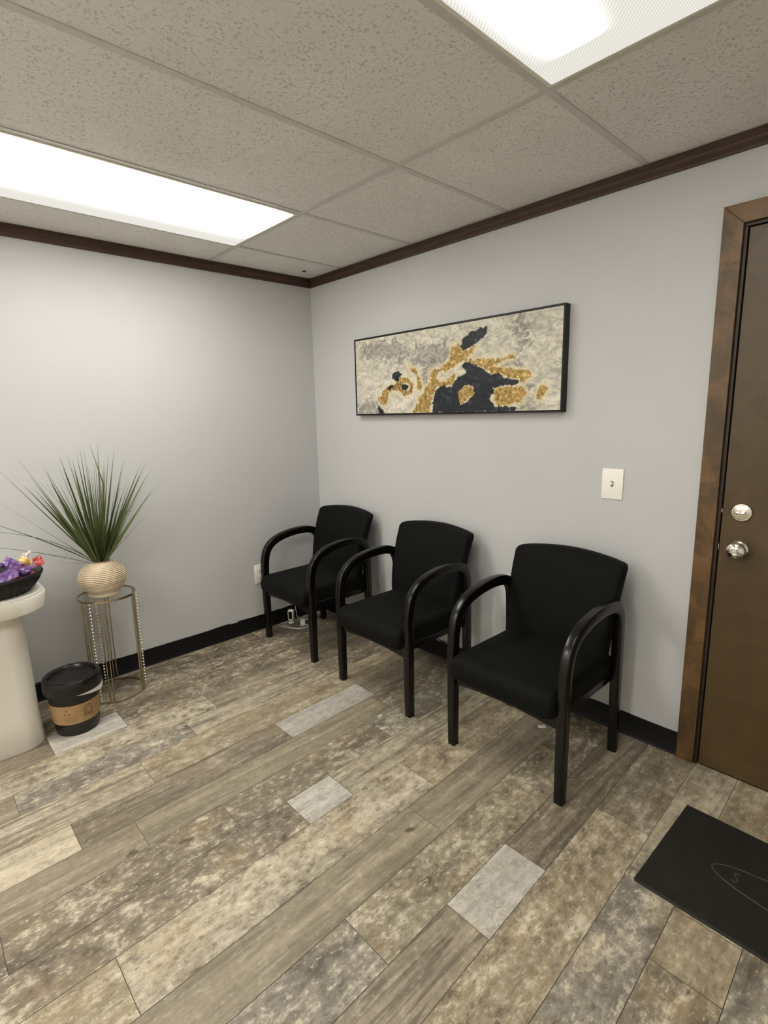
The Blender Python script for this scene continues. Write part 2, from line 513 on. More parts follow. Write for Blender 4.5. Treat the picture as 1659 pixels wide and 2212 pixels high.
for i in range(len(SE)-1):
    runs = list(known.get(i, []))
    yy = runs[-1][0] if runs else 0.04
    if not runs:
        yy = -rng.uniform(0.1, 0.9)
        c, k = rng.choice(KEYS); runs = [(yy, c, k)]
    while yy > RY:
        yy -= rng.choice((0.35, 0.9, 1.0, 1.2)) + rng.uniform(-0.1, 0.1)
        c, k = rng.choice(KEYS); runs.append((yy, c, k))
    y1 = 0.04
    for (y0, c, k) in runs:
        y0 = max(y0, RY-0.04)
        sd = (rng.uniform(0, 40), rng.uniform(0, 40))
        pts = []
        for (b, s, y) in ((SE[i], G, y0), (SE[i+1], -G, y0), (SE[i+1], -G, y1), (SE[i], G, y1)):
            yq = y + (G if y == y0 else -G)
            pts.append((max(-0.015, seam_x(b, yq)+s), yq, 0.0))
        if pts[1][0] - pts[0][0] < 0.004 and pts[2][0]-pts[3][0] < 0.004:
            y1 = y0
            continue
        f = quad(bm, pts)
        j = rng.uniform(0.93, 1.05)*0.88
        mean = (0.290, 0.243, 0.176)
        if k != 'stone': c = tuple(0.76*a_+0.24*b_ for a_, b_ in zip(c, mean))
        for lp in f.loops:
            lp[uvl].uv = (lp.vert.co.x+sd[0], lp.vert.co.y+sd[1])
            lp[cl1] = (c[0]*j, c[1]*j, c[2]*j, 1)
            lp[cl2] = (*K[k], 1)
        y1 = y0
        if y1 <= RY: break
fl = obj('floor', bm, [MAT['floor'], MAT['floor_seam']])
structure(fl, 'mixed-tone weathered wood-look vinyl plank floor')

# ---- ceiling: tiles in a metal grid
GX = [0.3522 + 0.61*i for i in range(-1, 8)]
GY = [-0.7233 - 1.22*i for i in range(0, 4)]
TB = 0.0125
lights = {(1, 0): ('A', LIGHT_A), (4, 0): ('B', LIGHT_B), (4, 2): ('C', FILL_C)}
cols = [(0.0, GX[1])] + [(GX[i], min(GX[i+1], RX)) for i in range(1, 8)]
rows = [(-0.7233, 0.0)] + [(GY[i]-1.22, GY[i]) for i in range(0, 3)]
rows[-1] = (RY, rows[-1][1])
def is_light(ci, ri):
    return (ci == 1 and ri == 1) or (ci == 4 and ri == 1) or (ci == 4 and ri == 3) or (ci == 1 and ri == 3)
bm = bmesh.new()
for ci, (xa, xb) in enumerate(cols):
    for ri, (ya, yb) in enumerate(rows):
        if xb <= xa: continue
        if is_light(ci, ri): continue
        ya2, yb2 = max(ya, RY), yb
        dz = random.uniform(0.0015, 0.004)
        box(bm, xa+0.003, xb-0.003, ya2+0.003, yb2-0.003, H+dz, H+dz+0.015)
ceil = structure(obj('ceiling', bm, MAT['ceiling']), 'suspended ceiling of grey fissured tiles')
bm = bmesh.new(); box(bm, -0.12, RX+0.12, RY-0.12, 0.12, H+0.10, H+0.14)
structure(obj('ceiling_deck', bm, MAT['tbar'], ceil))
bm = bmesh.new()
for x in GX[1:]:
    if x < RX: box(bm, x-TB, x+TB, RY, -0.001, H-0.0005, H+0.0012)
for y in [-0.7233]+[g for g in GY[1:]]:
    if y > RY:
        for (xa, xb) in cols:
            if xb > xa: box(bm, xa+TB*(xa > 0.1), xb-TB, y-TB, y+TB, H-0.0004, H+0.0012)
obj('grid_bar', bm, MAT['tbar'], ceil)
bm = bmesh.new()
lathe(bm, [(0.013, H-0.001), (0.013, H+0.0035), (0.012, H+0.0036)], 24, 0.155, -0.154)
obj('hole', bm, MAT['slot'], ceil)['label'] = 'small dark round hole in the corner tile'

# ---- ceiling lights
def lens_basin(bm, a, b, drop):
    lay = [(0, 0.0), (0.002, -0.005), (0.006, -0.009), (0.014, -0.012), (0.03, -drop), (0.08, -drop-0.001)]
    rings = [[bm.verts.new((sx*(a-i), sy*(b-i), z)) for sx, sy in ((1, 1), (-1, 1), (-1, -1), (1, -1))] for i, z in lay]
    for p, q in zip(rings, rings[1:]):
        for k in range(4): bm.faces.new((p[k], p[(k+1) % 4], q[(k+1) % 4], q[k]))
    bm.faces.new(rings[0][::-1]); bm.faces.new(rings[-1])
def ceiling_light(xa, ya, yb, lv, label):
    xb = xa+0.61
    cx, cy = (xa+xb)/2, (ya+yb)/2
    t = empty('ceiling_light', (cx, cy, H))
    tag(t, label, 'ceiling light', None)
    hx, hy = 0.305-TB-0.001, (yb-ya)/2-TB-0.001
    f = 0.012
    bm = bmesh.new()
    box(bm, -hx, hx, -hy, -hy+f, -0.004, 0.004, 0.001, 1)
    box(bm, -hx, hx, hy-f, hy, -0.004, 0.004, 0.001, 1)
    box(bm, -hx, -hx+f, -hy+f, hy-f, -0.004, 0.004, 0.001, 1)
    box(bm, hx-f, hx, -hy+f, hy-f, -0.004, 0.004, 0.001, 1)
    obj('frame', bm, MAT['lamp_frame'], t)
    lv2 = (lv[0], lv[1], tuple(q-cx for q in lv[2]), *lv[3:])
    bm = bmesh.new()
    lens_basin(bm, hx-f, hy-f, 0.014)
    obj('diffuser', bm, lens_mat('lit_prismatic_lens', lv2), t)
    bm = bmesh.new()
    box(bm, -hx+0.004, hx-0.004, -hy+0.004, hy-0.004, 0.006, 0.08)
    obj('housing', bm, MAT['lamp_frame'], t)
    return t
ceiling_light(GX[1], GY[0]-1.22, GY[0], LIGHT_A, 'brightly glowing recessed fluorescent ceiling light near the left wall')
ceiling_light(GX[4], GY[0]-1.22, GY[0], LIGHT_B, 'softer recessed fluorescent ceiling light with visible ribbed lens, nearer the door')
ceiling_light(GX[4], RY, GY[0]-2.44, FILL_C, 'unseen fill light panel added behind the viewpoint')  # added for fill, out of view, as is the next one
lv = (FILL_C[0], FILL_C[1], (0.54, 0.77), *FILL_C[3:])
ceiling_light(GX[1], RY, GY[0]-2.44, lv, 'unseen fill light panel added in the far corner behind the viewpoint, left wall side')

# ---- crown trim and baseboards
def crown(bm, along, a, b):
    prof = [(0, 0), (0.011, 0.0), (0.013, 0.006), (0.013, 0.018), (0.017, 0.024), (0.019, 0.030), (0.019, 0.054), (0, 0.054)]
    if along == 'x':
        f = lambda s: (lambda d, z: (s, -d, H-0.054+z-0.001))
    else:
        f = lambda s: (lambda d, z: (d, s, H-0.054+z-0.001))
    extrude_poly(bm, prof, f(a), f(b))
bm = bmesh.new(); crown(bm, 'x', 0.0, RX)
structure(obj('trim_1', bm, MAT['crown']), 'dark brown wooden crown trim along the wall with the painting')
bm = bmesh.new(); crown(bm, 'y', RY, -0.0195)
structure(obj('trim_2', bm, MAT['crown']), 'dark brown wooden crown trim along the left wall')

def baseboard(name, along, a, b, seed):
    rg = random.Random(seed)
    n = int(abs(b-a)/0.02)
    bm = bmesh.new()
    top = []
    h = 0.101
    for i in range(n+1):
        s = a+(b-a)*i/n
        h += rg.uniform(-0.0012, 0.0012) + (0.101-h)*0.15
        top.append((s, h))
    P = lambda s, d, z: (s, -d, z) if along == 'x' else (d, s, z)
    prev = None
    for (s, hh) in top:
        ring = [bm.verts.new(P(s, d, z)) for d, z in ((0.0, 0.0), (0.013, 0.0), (0.011, 0.003), (0.006, 0.012), (0.005, hh-0.001), (0.004, hh), (0.0, hh))]
        if prev:
            for k in range(len(ring)-1):
                bm.faces.new((prev[k], prev[k+1], ring[k+1], ring[k]))
        else:
            bm.faces.new(ring)
        prev = ring
    bm.faces.new(prev[::-1])
    o = structure(obj(name, bm, MAT['base'], None, True))
    # daubs of wall paint along the top edge
    bm = bmesh.new()
    for _ in range(6):
        s = rg.uniform(min(a, b)+0.05, max(a, b)-0.05)
        L = rg.uniform(0.03, 0.12)
        pts = [(s+L*k/7, 0.1025 - (0.0 if k in (0, 7) else rg.uniform(0.001, 0.007))) for k in range(8)]
        poly = pts + [(s+L, 0.104), (s, 0.104)]
        extrude_poly(bm, poly, lambda q, z: P(q, 0.0052, z), lambda q, z: P(q, 0.0060, z))
    d = obj('paint_daub', bm, MAT['wall'], o)
    return o
baseboard('baseboard_right', 'x', 0.014, DX0-0.064, 3)['label'] = 'black vinyl baseboard behind the chairs'
baseboard('baseboard_left', 'y', -0.014, RY, 5)['label'] = 'black vinyl baseboard along the left wall'

# ---- door
CW = 0.064
d = empty('door_1', ((DX0+DX1)/2, 0, 0))
structure(d, 'dark brown wooden door with stained casing at the right')
ox = -(DX0+DX1)/2
bm = bmesh.new()
def casing_piece(bm, x0, x1, z0a, z0b, z1a, z1b):
    pts = [(x0, z0a), (x1, z0b), (x1, z1b), (x0, z1a)]
    extrude_poly(bm, pts, lambda x, z: (x+ox, -0.020, z), lambda x, z: (x+ox, 0.0, z), 0.002)
casing_piece(bm, DX0-CW, DX0, 0.0, 0.0, DTOP+CW, DTOP)
obj('casing', bm, MAT['casing'], d)
bm = bmesh.new()
casing_piece(bm, DX1, DX1+CW, 0.0, 0.0, DTOP, DTOP+CW)
obj('casing', bm, MAT['casing'], d)
bm = bmesh.new()
extrude_poly(bm, [(DX0-CW, DTOP+CW), (DX0, DTOP), (DX1, DTOP), (DX1+CW, DTOP+CW)], lambda x, z: (x+ox, -0.020, z), lambda x, z: (x+ox, 0.0, z), 0.002)
obj('casing_header', bm, MAT['casing'], d)
bm = bmesh.new()
J = 0.010
box(bm, DX0+ox+0.003, DX0+ox+0.003+J, -0.011, 0.119, 0.0, DTOP-0.003-J, 0.0015, 1)
box(bm, DX1+ox-0.003-J, DX1+ox-0.003, -0.011, 0.119, 0.0, DTOP-0.003-J, 0.0015, 1)
box(bm, DX0+ox+0.003, DX1+ox-0.003, -0.011, 0.119, DTOP-0.003-J, DTOP-0.003, 0.0015, 1)
obj('jamb', bm, MAT['jamb'], d)
bm = bmesh.new()
SX0 = DX0+0.003+J+0.004
box(bm, SX0+ox, DX1+ox-0.003-J-0.004, -0.009, 0.031, 0.010, DTOP-0.003-J-0.004, 0.0015, 1)
slab = obj('slab', bm, MAT['door'], d)
bm = bmesh.new()
box(bm, SX0+ox, DX1+ox-0.003-J-0.004, 0.0, 0.1, 0.0, 0.009)
obj('threshold', bm, MAT['jamb'], d)
# deadbolt
def disc_y(bm, cx, cz, prof, n=40, mi=0, rf=None):
    rings = []
    for (r, y) in prof:
        rings.append([bm.verts.new((cx+r*(rf(2*PI*k/n) if rf else 1)*math.cos(2*PI*k/n), y, cz+r*(rf(2*PI*k/n) if rf else 1)*math.sin(2*PI*k/n))) for k in range(n)])
    for a, b in zip(rings, rings[1:]):
        for k in range(n):
            bm.faces.new((a[k], a[(k+1) % n], b[(k+1) % n], b[k])).material_index = mi
    bm.faces.new(rings[0][::-1]); bm.faces.new(rings[-1])
hx = 2.598+ox
bm = bmesh.new()
disc_y(bm, hx, 1.052, [(0.034, -0.009), (0.034, -0.013), (0.031, -0.0175), (0.027, -0.018), (0.0255, -0.0155), (0.018, -0.017), (0.008, -0.0185)])
db = obj('deadbolt', bm, MAT['chrome'], slab, True)
bm = bmesh.new()
disc_y(bm, hx, 1.052, [(0.0075, -0.018), (0.0075, -0.024)], 24)
box(bm, hx-0.016, hx+0.016, -0.036, -0.023, 1.047, 1.057, 0.003, 2)
obj('thumb_turn', bm, MAT['chrome'], slab, True)
bm = bmesh.new()
kz = 0.915
disc_y(bm, hx, kz, [(0.031, -0.009), (0.031, -0.012), (0.026, -0.017), (0.012, -0.019), (0.0125, -0.026), (0.020, -0.029), (0.0295, -0.035), (0.0325, -0.043), (0.0315, -0.051), (0.025, -0.058), (0.012, -0.061), (0.010, -0.0595)], 40)
obj('door_knob', bm, MAT['chrome'], slab, True)
bm = bmesh.new()
disc_y(bm, hx, kz, [(0.008, -0.059), (0.008, -0.062)], 24)
box(bm, hx-0.006, hx+0.006, -0.066, -0.062, kz-0.002, kz+0.002, 0.0005, 1)
obj('lock_button', bm, MAT['chrome'], slab, True)
bm = bmesh.new()
box(bm, DX0+ox+0.0145, DX0+ox+0.0165, -0.0112, -0.0100, 1.045, 1.060)
box(bm, DX0+ox+0.0145, DX0+ox+0.0165, -0.0112, -0.0100, 0.905, 0.925)
obj('strike_edge', bm, MAT['chrome'], d)

# ------------------------------------------------------------------ chairs
def sweep_section(bm, path, hw, close_ends=True):
    """path: (y, z, half_thickness); rounded rectangular section, hw = half width in x"""
    n = len(path)
    rings = []
    for i, (y, z, h) in enumerate(path):
        a = path[max(i-1, 0)]; b = path[min(i+1, n-1)]
        t = Vector((b[0]-a[0], b[1]-a[1])).normalized()
        nr = Vector((-t[1], t[0]))       # outward normal
        c = 0.007
        pr = []
        for (sx, sn) in ((1, 1), (-1, 1), (-1, -1), (1, -1)):
            cx, cn = sx*(hw-c), sn*(h-c)
            base = {(1, 1): 0, (-1, 1): 90, (-1, -1): 180, (1, -1): 270}[(sx, sn)]
            for k in range(4):
                ang = math.radians(base+30*k)
                pr.append((cx+c*math.cos(ang), cn+c*math.sin(ang)))
        rings.append([bm.verts.new((px, y+nr[0]*pn, z+nr[1]*pn)) for px, pn in pr])
    m = len(rings[0])
    for a, b in zip(rings, rings[1:]):
        for k in range(m):
            bm.faces.new((a[k], a[(k+1) % m], b[(k+1) % m], b[k]))
    if close_ends:
        bm.faces.new(rings[0][::-1]); bm.faces.new(rings[-1])

ARM = [(0.021, 0.0, 0.0175), (0.020, 0.16, 0.0200), (0.020, 0.32, 0.0215), (0.020, 0.44, 0.022), (0.025, 0.52, 0.023), (0.043, 0.583, 0.0235), (0.082, 0.626, 0.0235),
       (0.140, 0.653, 0.0235), (0.215, 0.669, 0.0235), (0.290, 0.675, 0.0235), (0.362, 0.670, 0.0235), (0.412, 0.652, 0.0235), (0.440, 0.615, 0.0235),
       (0.449, 0.560, 0.0225), (0.452, 0.44, 0.0215), (0.457, 0.25, 0.020), (0.464, 0.0, 0.0165)]
def path_of(i0, i1):
    pts = [Vector(p) for p in ARM]
    sm = smooth_path(ARM, 5)
    return [tuple(p) for p in sm[i0*5:i1*5+1]]
HX = 0.2725
HWX = 0.0185
def pillow(bm, outline, y_of, thick, inset):
    """outline: (x, z) ccw; layers across the thickness, edges rounded"""
    cx = sum(p[0] for p in outline)/len(outline); cz = sum(p[1] for p in outline)/len(outline)
    n = len(outline)
    # inward normals
    nrm = []
    for i in range(n):
        a = outline[i-1]; b = outline[(i+1) % n]
        t = Vector((b[0]-a[0], b[1]-a[1])).normalized()
        nv = Vector((-t[1], t[0]))
        if nv.dot(Vector((cx-outline[i][0], cz-outline[i][1]))) < 0: nv = -nv
        nrm.append(nv)
    rings = []
    N = 7
    for k in range(N+1):
        a = PI/2*k/N
        rings.append((inset*(1-math.sin(a)), inset*(1-math.cos(a))))     # (inset, depth)
    front = rings
    layers = [(i, d) for i, d in front] + [(i, thick-d) for i, d in reversed(front)]
    vs = []
    for (ins, dep) in layers:
        vs.append([bm.verts.new((outline[i][0]+nrm[i].x*ins, y_of(outline[i][1]+nrm[i].y*ins, outline[i][0]) + dep, outline[i][1]+nrm[i].y*ins)) for i in range(n)])
    for a, b in zip(vs, vs[1:]):
        for i in range(n):
            bm.faces.new((a[i], a[(i+1) % n], b[(i+1) % n], b[i]))
    # front and back discs with gentle crown
    for ring, sgn, dep in ((vs[0], -1, 0.0), (vs[-1], 1, thick)):
        prev = ring
        for s in (0.8, 0.55, 0.3):
            cur = []
            for i in range(n):
                x = cx+(outline[i][0]+nrm[i].x*inset-cx)*s; z = cz+(outline[i][1]+nrm[i].y*inset-cz)*s
                cr = 0.010*(1-s*s)*(1 if sgn < 0 else 0.2)
                cur.append(bm.verts.new((x, y_of(z, x)+dep+sgn*cr, z)))
            for i in range(n):
                q = (prev[i], prev[(i+1) % n], cur[(i+1) % n], cur[i])
                bm.faces.new(q if sgn > 0 else q[::-1])
            prev = cur
        c = bm.verts.new((cx, y_of(cz, cx)+dep+sgn*0.010*(1 if sgn < 0 else 0.2), cz))
        for i in range(n):
            bm.faces.new((prev[i], prev[(i+1) % n], c))

def back_outline():
    pts = []
    def arc(cx, cz, r, a0, a1, n=6):
        for k in range(n+1):
            a = math.radians(a0+(a1-a0)*k/n)
            pts.append((cx+r*math.cos(a), cz+r*math.sin(a)))
    wb, wt = 0.231, 0.254
    zb, zt = 0.395, 0.806
    arc(wb-0.02, zb+0.02, 0.02, -90, 0)
    for k in range(1, 9):
        s = k/9
        pts.append((wb+(wt-wb)*(s**0.8), zb+0.02+(zt-0.035-zb-0.02)*s))
    arc(wt-0.024, zt-0.016, 0.024, 5, 80)
    for k in range(1, 20):
        x = (wt-0.035)*(1-2*k/20)
        pts.append((x, 0.814+0.022*(math.cos(PI*x/(2*wt)))**1.0-0.001))
    arc(-(wt-0.024), zt-0.016, 0.024, 100, 175)
    for k in range(8, 0, -1):
        s = k/9
        pts.append((-(wb+(wt-wb)*(s**0.8)), zb+0.02+(zt-0.035-zb-0.02)*s))
    arc(-(wb-0.02), zb+0.02, 0.02, 180, 270)
    return pts

def make_chair(label):
    t = empty('guest_chair', (0, 0, 0))
    tag(t, label, 'chair', 'black guest chairs along the wall')
    for s in (-1, 1):
        for nm, i0, i1 in (('leg', 0, 3), ('armrest', 3, 13), ('leg', 13, 16)):
            bm = bmesh.new()
            sweep_section(bm, path_of(i0, i1), HWX)
            bmesh.ops.translate(bm, verts=bm.verts, vec=(s*(HX-HWX), 0, 0))
            obj(nm, bm, MAT['chair_wood'], t, True)
    # seat cushion
    bm = bmesh.new()
    nx, ny = 22, 26
    x0, x1, y0, y1 = -0.2365, 0.2365, -0.038, 0.475
    zt, zb = 0.438, 0.345
    def shape(u, v, top):
        x = x0+(x1-x0)*u; y = y0+(y1-y0)*v
        return x, y
    r = 0.045
    outline = []
    def arc(cx, cy, rr, a0, a1, n=6):
        for k in range(n+1):
            a = math.radians(a0+(a1-a0)*k/n)
            outline.append((cx+rr*math.cos(a), cy+rr*math.sin(a)))
    arc(x1-0.03, y0+0.03, 0.03, -90, 0); arc(x1-0.02, y1-0.02, 0.02, 0, 90)
    arc(x0+0.02, y1-0.02, 0.02, 90, 180); arc(x0+0.03, y0+0.03, 0.03, 180, 270)
    dense = []
    for i in range(len(outline)):
        a, b = outline[i], outline[(i+1) % len(outline)]
        L = math.dist(a, b); m = max(1, int(L/0.04))
        for k in range(m): dense.append((a[0]+(b[0]-a[0])*k/m, a[1]+(b[1]-a[1])*k/m))
    outline = dense
    n = len(outline)
    cx, cy = 0, (y0+y1)/2
    prof = [(0.985, zb), (1.0, zb+0.012), (1.0, zb+0.045)]
    rings = [[bm.verts.new((cx+(p[0]-cx)*s, cy+(p[1]-cy)*s, z)) for p in outline] for s, z in prof]
    for k in range(1, 9):
        a = PI/2*k/8
        ins = 0.050*(1-math.cos(a)); z = zb+0.045+(zt-zb-0.045)*math.sin(a)
        rings.append([bm.verts.new((p[0]*(1-ins*0.55/0.2365), cy+(p[1]-cy)*(1-ins/(cy-y0)), z)) for p in outline])
    for s in (0.75, 0.5, 0.25):
        last = rings[10]
        rings.append([bm.verts.new((v.co.x*s, cy+(v.co.y-cy)*s, zt+0.010*(1-s*s))) for v in last])
    for a, b in zip(rings, rings[1:]):
        for i in range(n):
            bm.faces.new((a[i], a[(i+1) % n], b[(i+1) % n], b[i]))
    bm.faces.new(rings[0][::-1]); bm.faces.new(rings[-1])
    obj('seat', bm, MAT['fabric'], t, True)
    # backrest
    bm = bmesh.new()
    pillow(bm, back_outline(), lambda z, x: 0.366 + 0.105*max(0, (z-0.42)/0.40)**1.7 + 0.018*(1-(x/0.25)**2), 0.068, 0.024)
    obj('backrest', bm, MAT['fabric'], t, True)
    # rails
    bm = bmesh.new()
    pts = [(-0.237, 0.345), (-0.237, 0.292)] + [(-0.237+0.474*k/12, 0.292+0.014*math.sin(PI*k/12)) for k in range(1, 12)] + [(0.237, 0.292), (0.237, 0.345)]
    extrude_poly(bm, pts, lambda x, z: (x, 0.012, z), lambda x, z: (x, 0.034, z), 0.002)
    obj('front_rail', bm, MAT['chair_wood'], t, True)
    for s in (-1, 1):
        bm = bmesh.new()
        box(bm, s*0.228-0.010, s*0.228+0.010, 0.034, 0.436, 0.318, 0.350, 0.002, 1)
        obj('side_rail', bm, MAT['chair_wood'], t)
    bm = bmesh.new()
    box(bm, -0.237, 0.237, 0.437, 0.457, 0.318, 0.350, 0.002, 1)
    obj('back_rail', bm, MAT['chair_wood'], t)
    return t
def copy_tree(o, parent=None):
    c = o.copy()
    C.objects.link(c)
    c.parent = parent
    for ch in list(o.children):
        copy_tree(ch, c)
    return c
chair0 = make_chair('black upholstered guest chair nearest the door, rightmost and closest')
chair0.location = (1.9975, -0.622, 0)
CH = [((1.2045, -0.603, 0), 0.0, 'black upholstered guest chair, the middle one of the three along the wall'),
      ((0.410, -0.590, 0), 0.0, 'black upholstered guest chair in the corner, beside the low power outlet')]
for loc, rz, lab in CH:
    c = copy_tree(chair0)
    c.location = loc
    c.rotation_euler = (0, 0, rz)
    c['label'] = lab

# ------------------------------------------------------------------ painting
ART_GOLD = [[(0.772, 0.341), (0.819, 0.357), (0.838, 0.32), (0.866, 0.31), (0.929, 0.332), (0.912, 0.299), (0.866, 0.275), (0.965, 0.259), (1.051, 0.256), (1.155, 0.269), (1.156, 0.253), (1.067, 0.241), (1.051, 0.218), (1.125, 0.2), (1.234, 0.192), (1.25, 0.165), (1.205, 0.148), (1.126, 0.166), (1.035, 0.179), (0.966, 0.225), (0.894, 0.251), (0.848, 0.262), (0.81, 0.251), (0.753, 0.226), (0.683, 0.216), (0.662, 0.187), (0.723, 0.169), (0.801, 0.201), (0.782, 0.151), (0.723, 0.147), (0.662, 0.142), (0.64, 0.082), (0.608, 0.009), (0.498, 0.01), (0.544, 0.101), (0.62, 0.152), (0.626, 0.22), (0.703, 0.245), (0.772, 0.276)], [(0.463, 0.27), (0.535, 0.234), (0.561, 0.162), (0.561, 0.131), (0.534, 0.148), (0.518, 0.212), (0.48, 0.253)], [(0.338, 0.174), (0.398, 0.203), (0.456, 0.208), (0.501, 0.166), (0.489, 0.119), (0.419, 0.105), (0.373, 0.14), (0.3, 0.135), (0.286, 0.068), (0.248, 0.052), (0.204, 0.096), (0.238, 0.137)], [(0.821, 0.112), (0.867, 0.146), (0.913, 0.137), (0.923, 0.101), (0.887, 0.066), (0.84, 0.046), (0.821, 0.076)], [(1.045, 0.117), (1.127, 0.126), (1.191, 0.123), (1.222, 0.089), (1.193, 0.05), (1.129, 0.038), (1.072, 0.033), (1.037, 0.069)], [(1.275, 0.099), (1.31, 0.13), (1.333, 0.103), (1.305, 0.072), (1.276, 0.061)]]
ART_NAVY = [[(0.829, 0.335), (0.847, 0.368), (0.893, 0.398), (0.954, 0.417), (1.001, 0.415), (0.989, 0.379), (0.929, 0.345), (0.875, 0.316), (0.852, 0.315)], [(0.843, 0.241), (0.866, 0.261), (0.912, 0.243), (0.966, 0.225), (1.018, 0.187), (1.068, 0.194), (1.118, 0.167), (1.178, 0.143), (1.159, 0.131), (1.087, 0.125), (1.036, 0.124), (1.05, 0.096), (1.02, 0.069), (1.055, 0.033), (1.17, 0.031), (1.17, 0.006), (0.64, 0.008), (0.64, 0.066), (0.662, 0.127), (0.723, 0.147), (0.772, 0.137), (0.811, 0.186), (0.867, 0.204)], [(0.327, 0.207), (0.34, 0.239), (0.382, 0.249), (0.405, 0.227), (0.374, 0.192)], [(0.409, 0.17), (0.444, 0.173), (0.472, 0.151), (0.443, 0.133), (0.414, 0.146)], [(0.197, 0.079), (0.216, 0.053), (0.253, 0.018), (0.221, 0.006), (0.203, 0.045)], [(0.289, 0.16), (0.338, 0.174), (0.35, 0.157), (0.3, 0.143)]]
ART_GREY = [[(0.515, 0.374), (0.58, 0.375), (0.663, 0.377), (0.743, 0.351), (0.762, 0.313), (0.743, 0.271), (0.672, 0.247), (0.62, 0.22), (0.557, 0.271), (0.492, 0.299)], [(1.051, 0.239), (1.156, 0.243), (1.195, 0.221), (1.165, 0.203), (1.101, 0.208)], [(1.155, 0.289), (1.182, 0.267), (1.172, 0.229), (1.132, 0.245)], [(0.066, 0.429), (0.38, 0.42), (0.514, 0.336), (0.491, 0.292), (0.281, 0.317), (0.048, 0.345)], [(0.021, 0.058), (0.119, 0.099), (0.196, 0.054), (0.246, 0.003), (0.019, 0.006)], [(0.556, 0.225), (0.62, 0.22), (0.62, 0.152), (0.556, 0.163)], [(1.19, 0.13), (1.275, 0.087), (1.27, 0.028), (1.186, 0.017)], [(1.142, 0.464), (1.204, 0.448), (1.237, 0.325), (1.162, 0.321)]]
pt = empty('painting', (0.489, 0, 1.421))
tag(pt, 'long abstract canvas with gold and navy swirls in a thin black frame', 'painting')
PW, PH, PD = 1.404, 0.459, 0.042
bm = bmesh.new()
fwid = 0.009
box(bm, 0, PW, -PD, -0.001, 0, fwid, 0.001, 1)
box(bm, 0, PW, -PD, -0.001, PH-fwid, PH, 0.001, 1)
box(bm, 0, fwid, -PD, -0.001, fwid, PH-fwid, 0.001, 1)
box(bm, PW-fwid, PW, -PD, -0.001, fwid, PH-fwid, 0.001, 1)
obj('frame', bm, MAT['frame_black'], pt)
def seg_dist(px, pz, poly):
    d = np.full(px.shape, 9.0)
    inside = np.zeros(px.shape, bool)
    n = len(poly)
    for i in range(n):
        ax, az = poly[i]; bx, bz = poly[(i+1) % n]
        dx, dz = bx-ax, bz-az
        L = dx*dx+dz*dz+1e-12
        t = np.clip(((px-ax)*dx+(pz-az)*dz)/L, 0, 1)
        d = np.minimum(d, np.hypot(px-ax-t*dx, pz-az-t*dz))
        cond = ((az > pz) != (bz > pz))
        xi = ax+(pz-az)/(bz-az+1e-12)*dx
        inside ^= cond & (px < xi)
    return np.where(inside, d, -d)
CX0, CX1, CZ0, CZ1 = fwid+0.001, PW-fwid-0.001, fwid+0.001, PH-fwid-0.001
NX, NZ = 232, 75
gx, gz = np.meshgrid(np.linspace(CX0, CX1, NX), np.linspace(CZ0, CZ1, NZ))
def field(polys):
    f = np.full(gx.shape, -9.0)
    for p in polys: f = np.maximum(f, seg_dist(gx, gz, p))
    return np.clip(f, -0.1, 0.1)*5+0.5
gold_f = field(ART_GOLD)
core = np.minimum(gold_f, 1-field([ART_NAVY[0], ART_NAVY[3], ART_NAVY[2]]))
hole = field([ART_GOLD[3]])
navy_f = np.minimum(field(ART_NAVY), 1-(hole-0.5)*1-0.5+0.0)
navy_f = np.where(hole > 0.5, 0.0, field(ART_NAVY))
grey_f = field(ART_GREY)
me = bpy.data.meshes.new('canvas')
verts = [(float(gx[j, i]), -PD+0.003, float(gz[j, i])) for j in range(NZ) for i in range(NX)]
faces = [(j*NX+i, j*NX+i+1, (j+1)*NX+i+1, (j+1)*NX+i) for j in range(NZ-1) for i in range(NX-1)]
b0 = len(verts)
verts += [(CX0, -0.004, CZ0), (CX1, -0.004, CZ0), (CX1, -0.004, CZ1), (CX0, -0.004, CZ1)]
faces += [(b0+3, b0+2, b0+1, b0)]
me.from_pydata(verts, [], faces)
at = me.attributes.new('paint', 'FLOAT_COLOR', 'POINT')
dat = np.zeros((len(verts), 4), 'f')
dat[:b0, 0] = core.ravel(); dat[:b0, 1] = navy_f.ravel(); dat[:b0, 2] = grey_f.ravel(); dat[:, 3] = 1
at.data.foreach_set('color', dat.ravel())
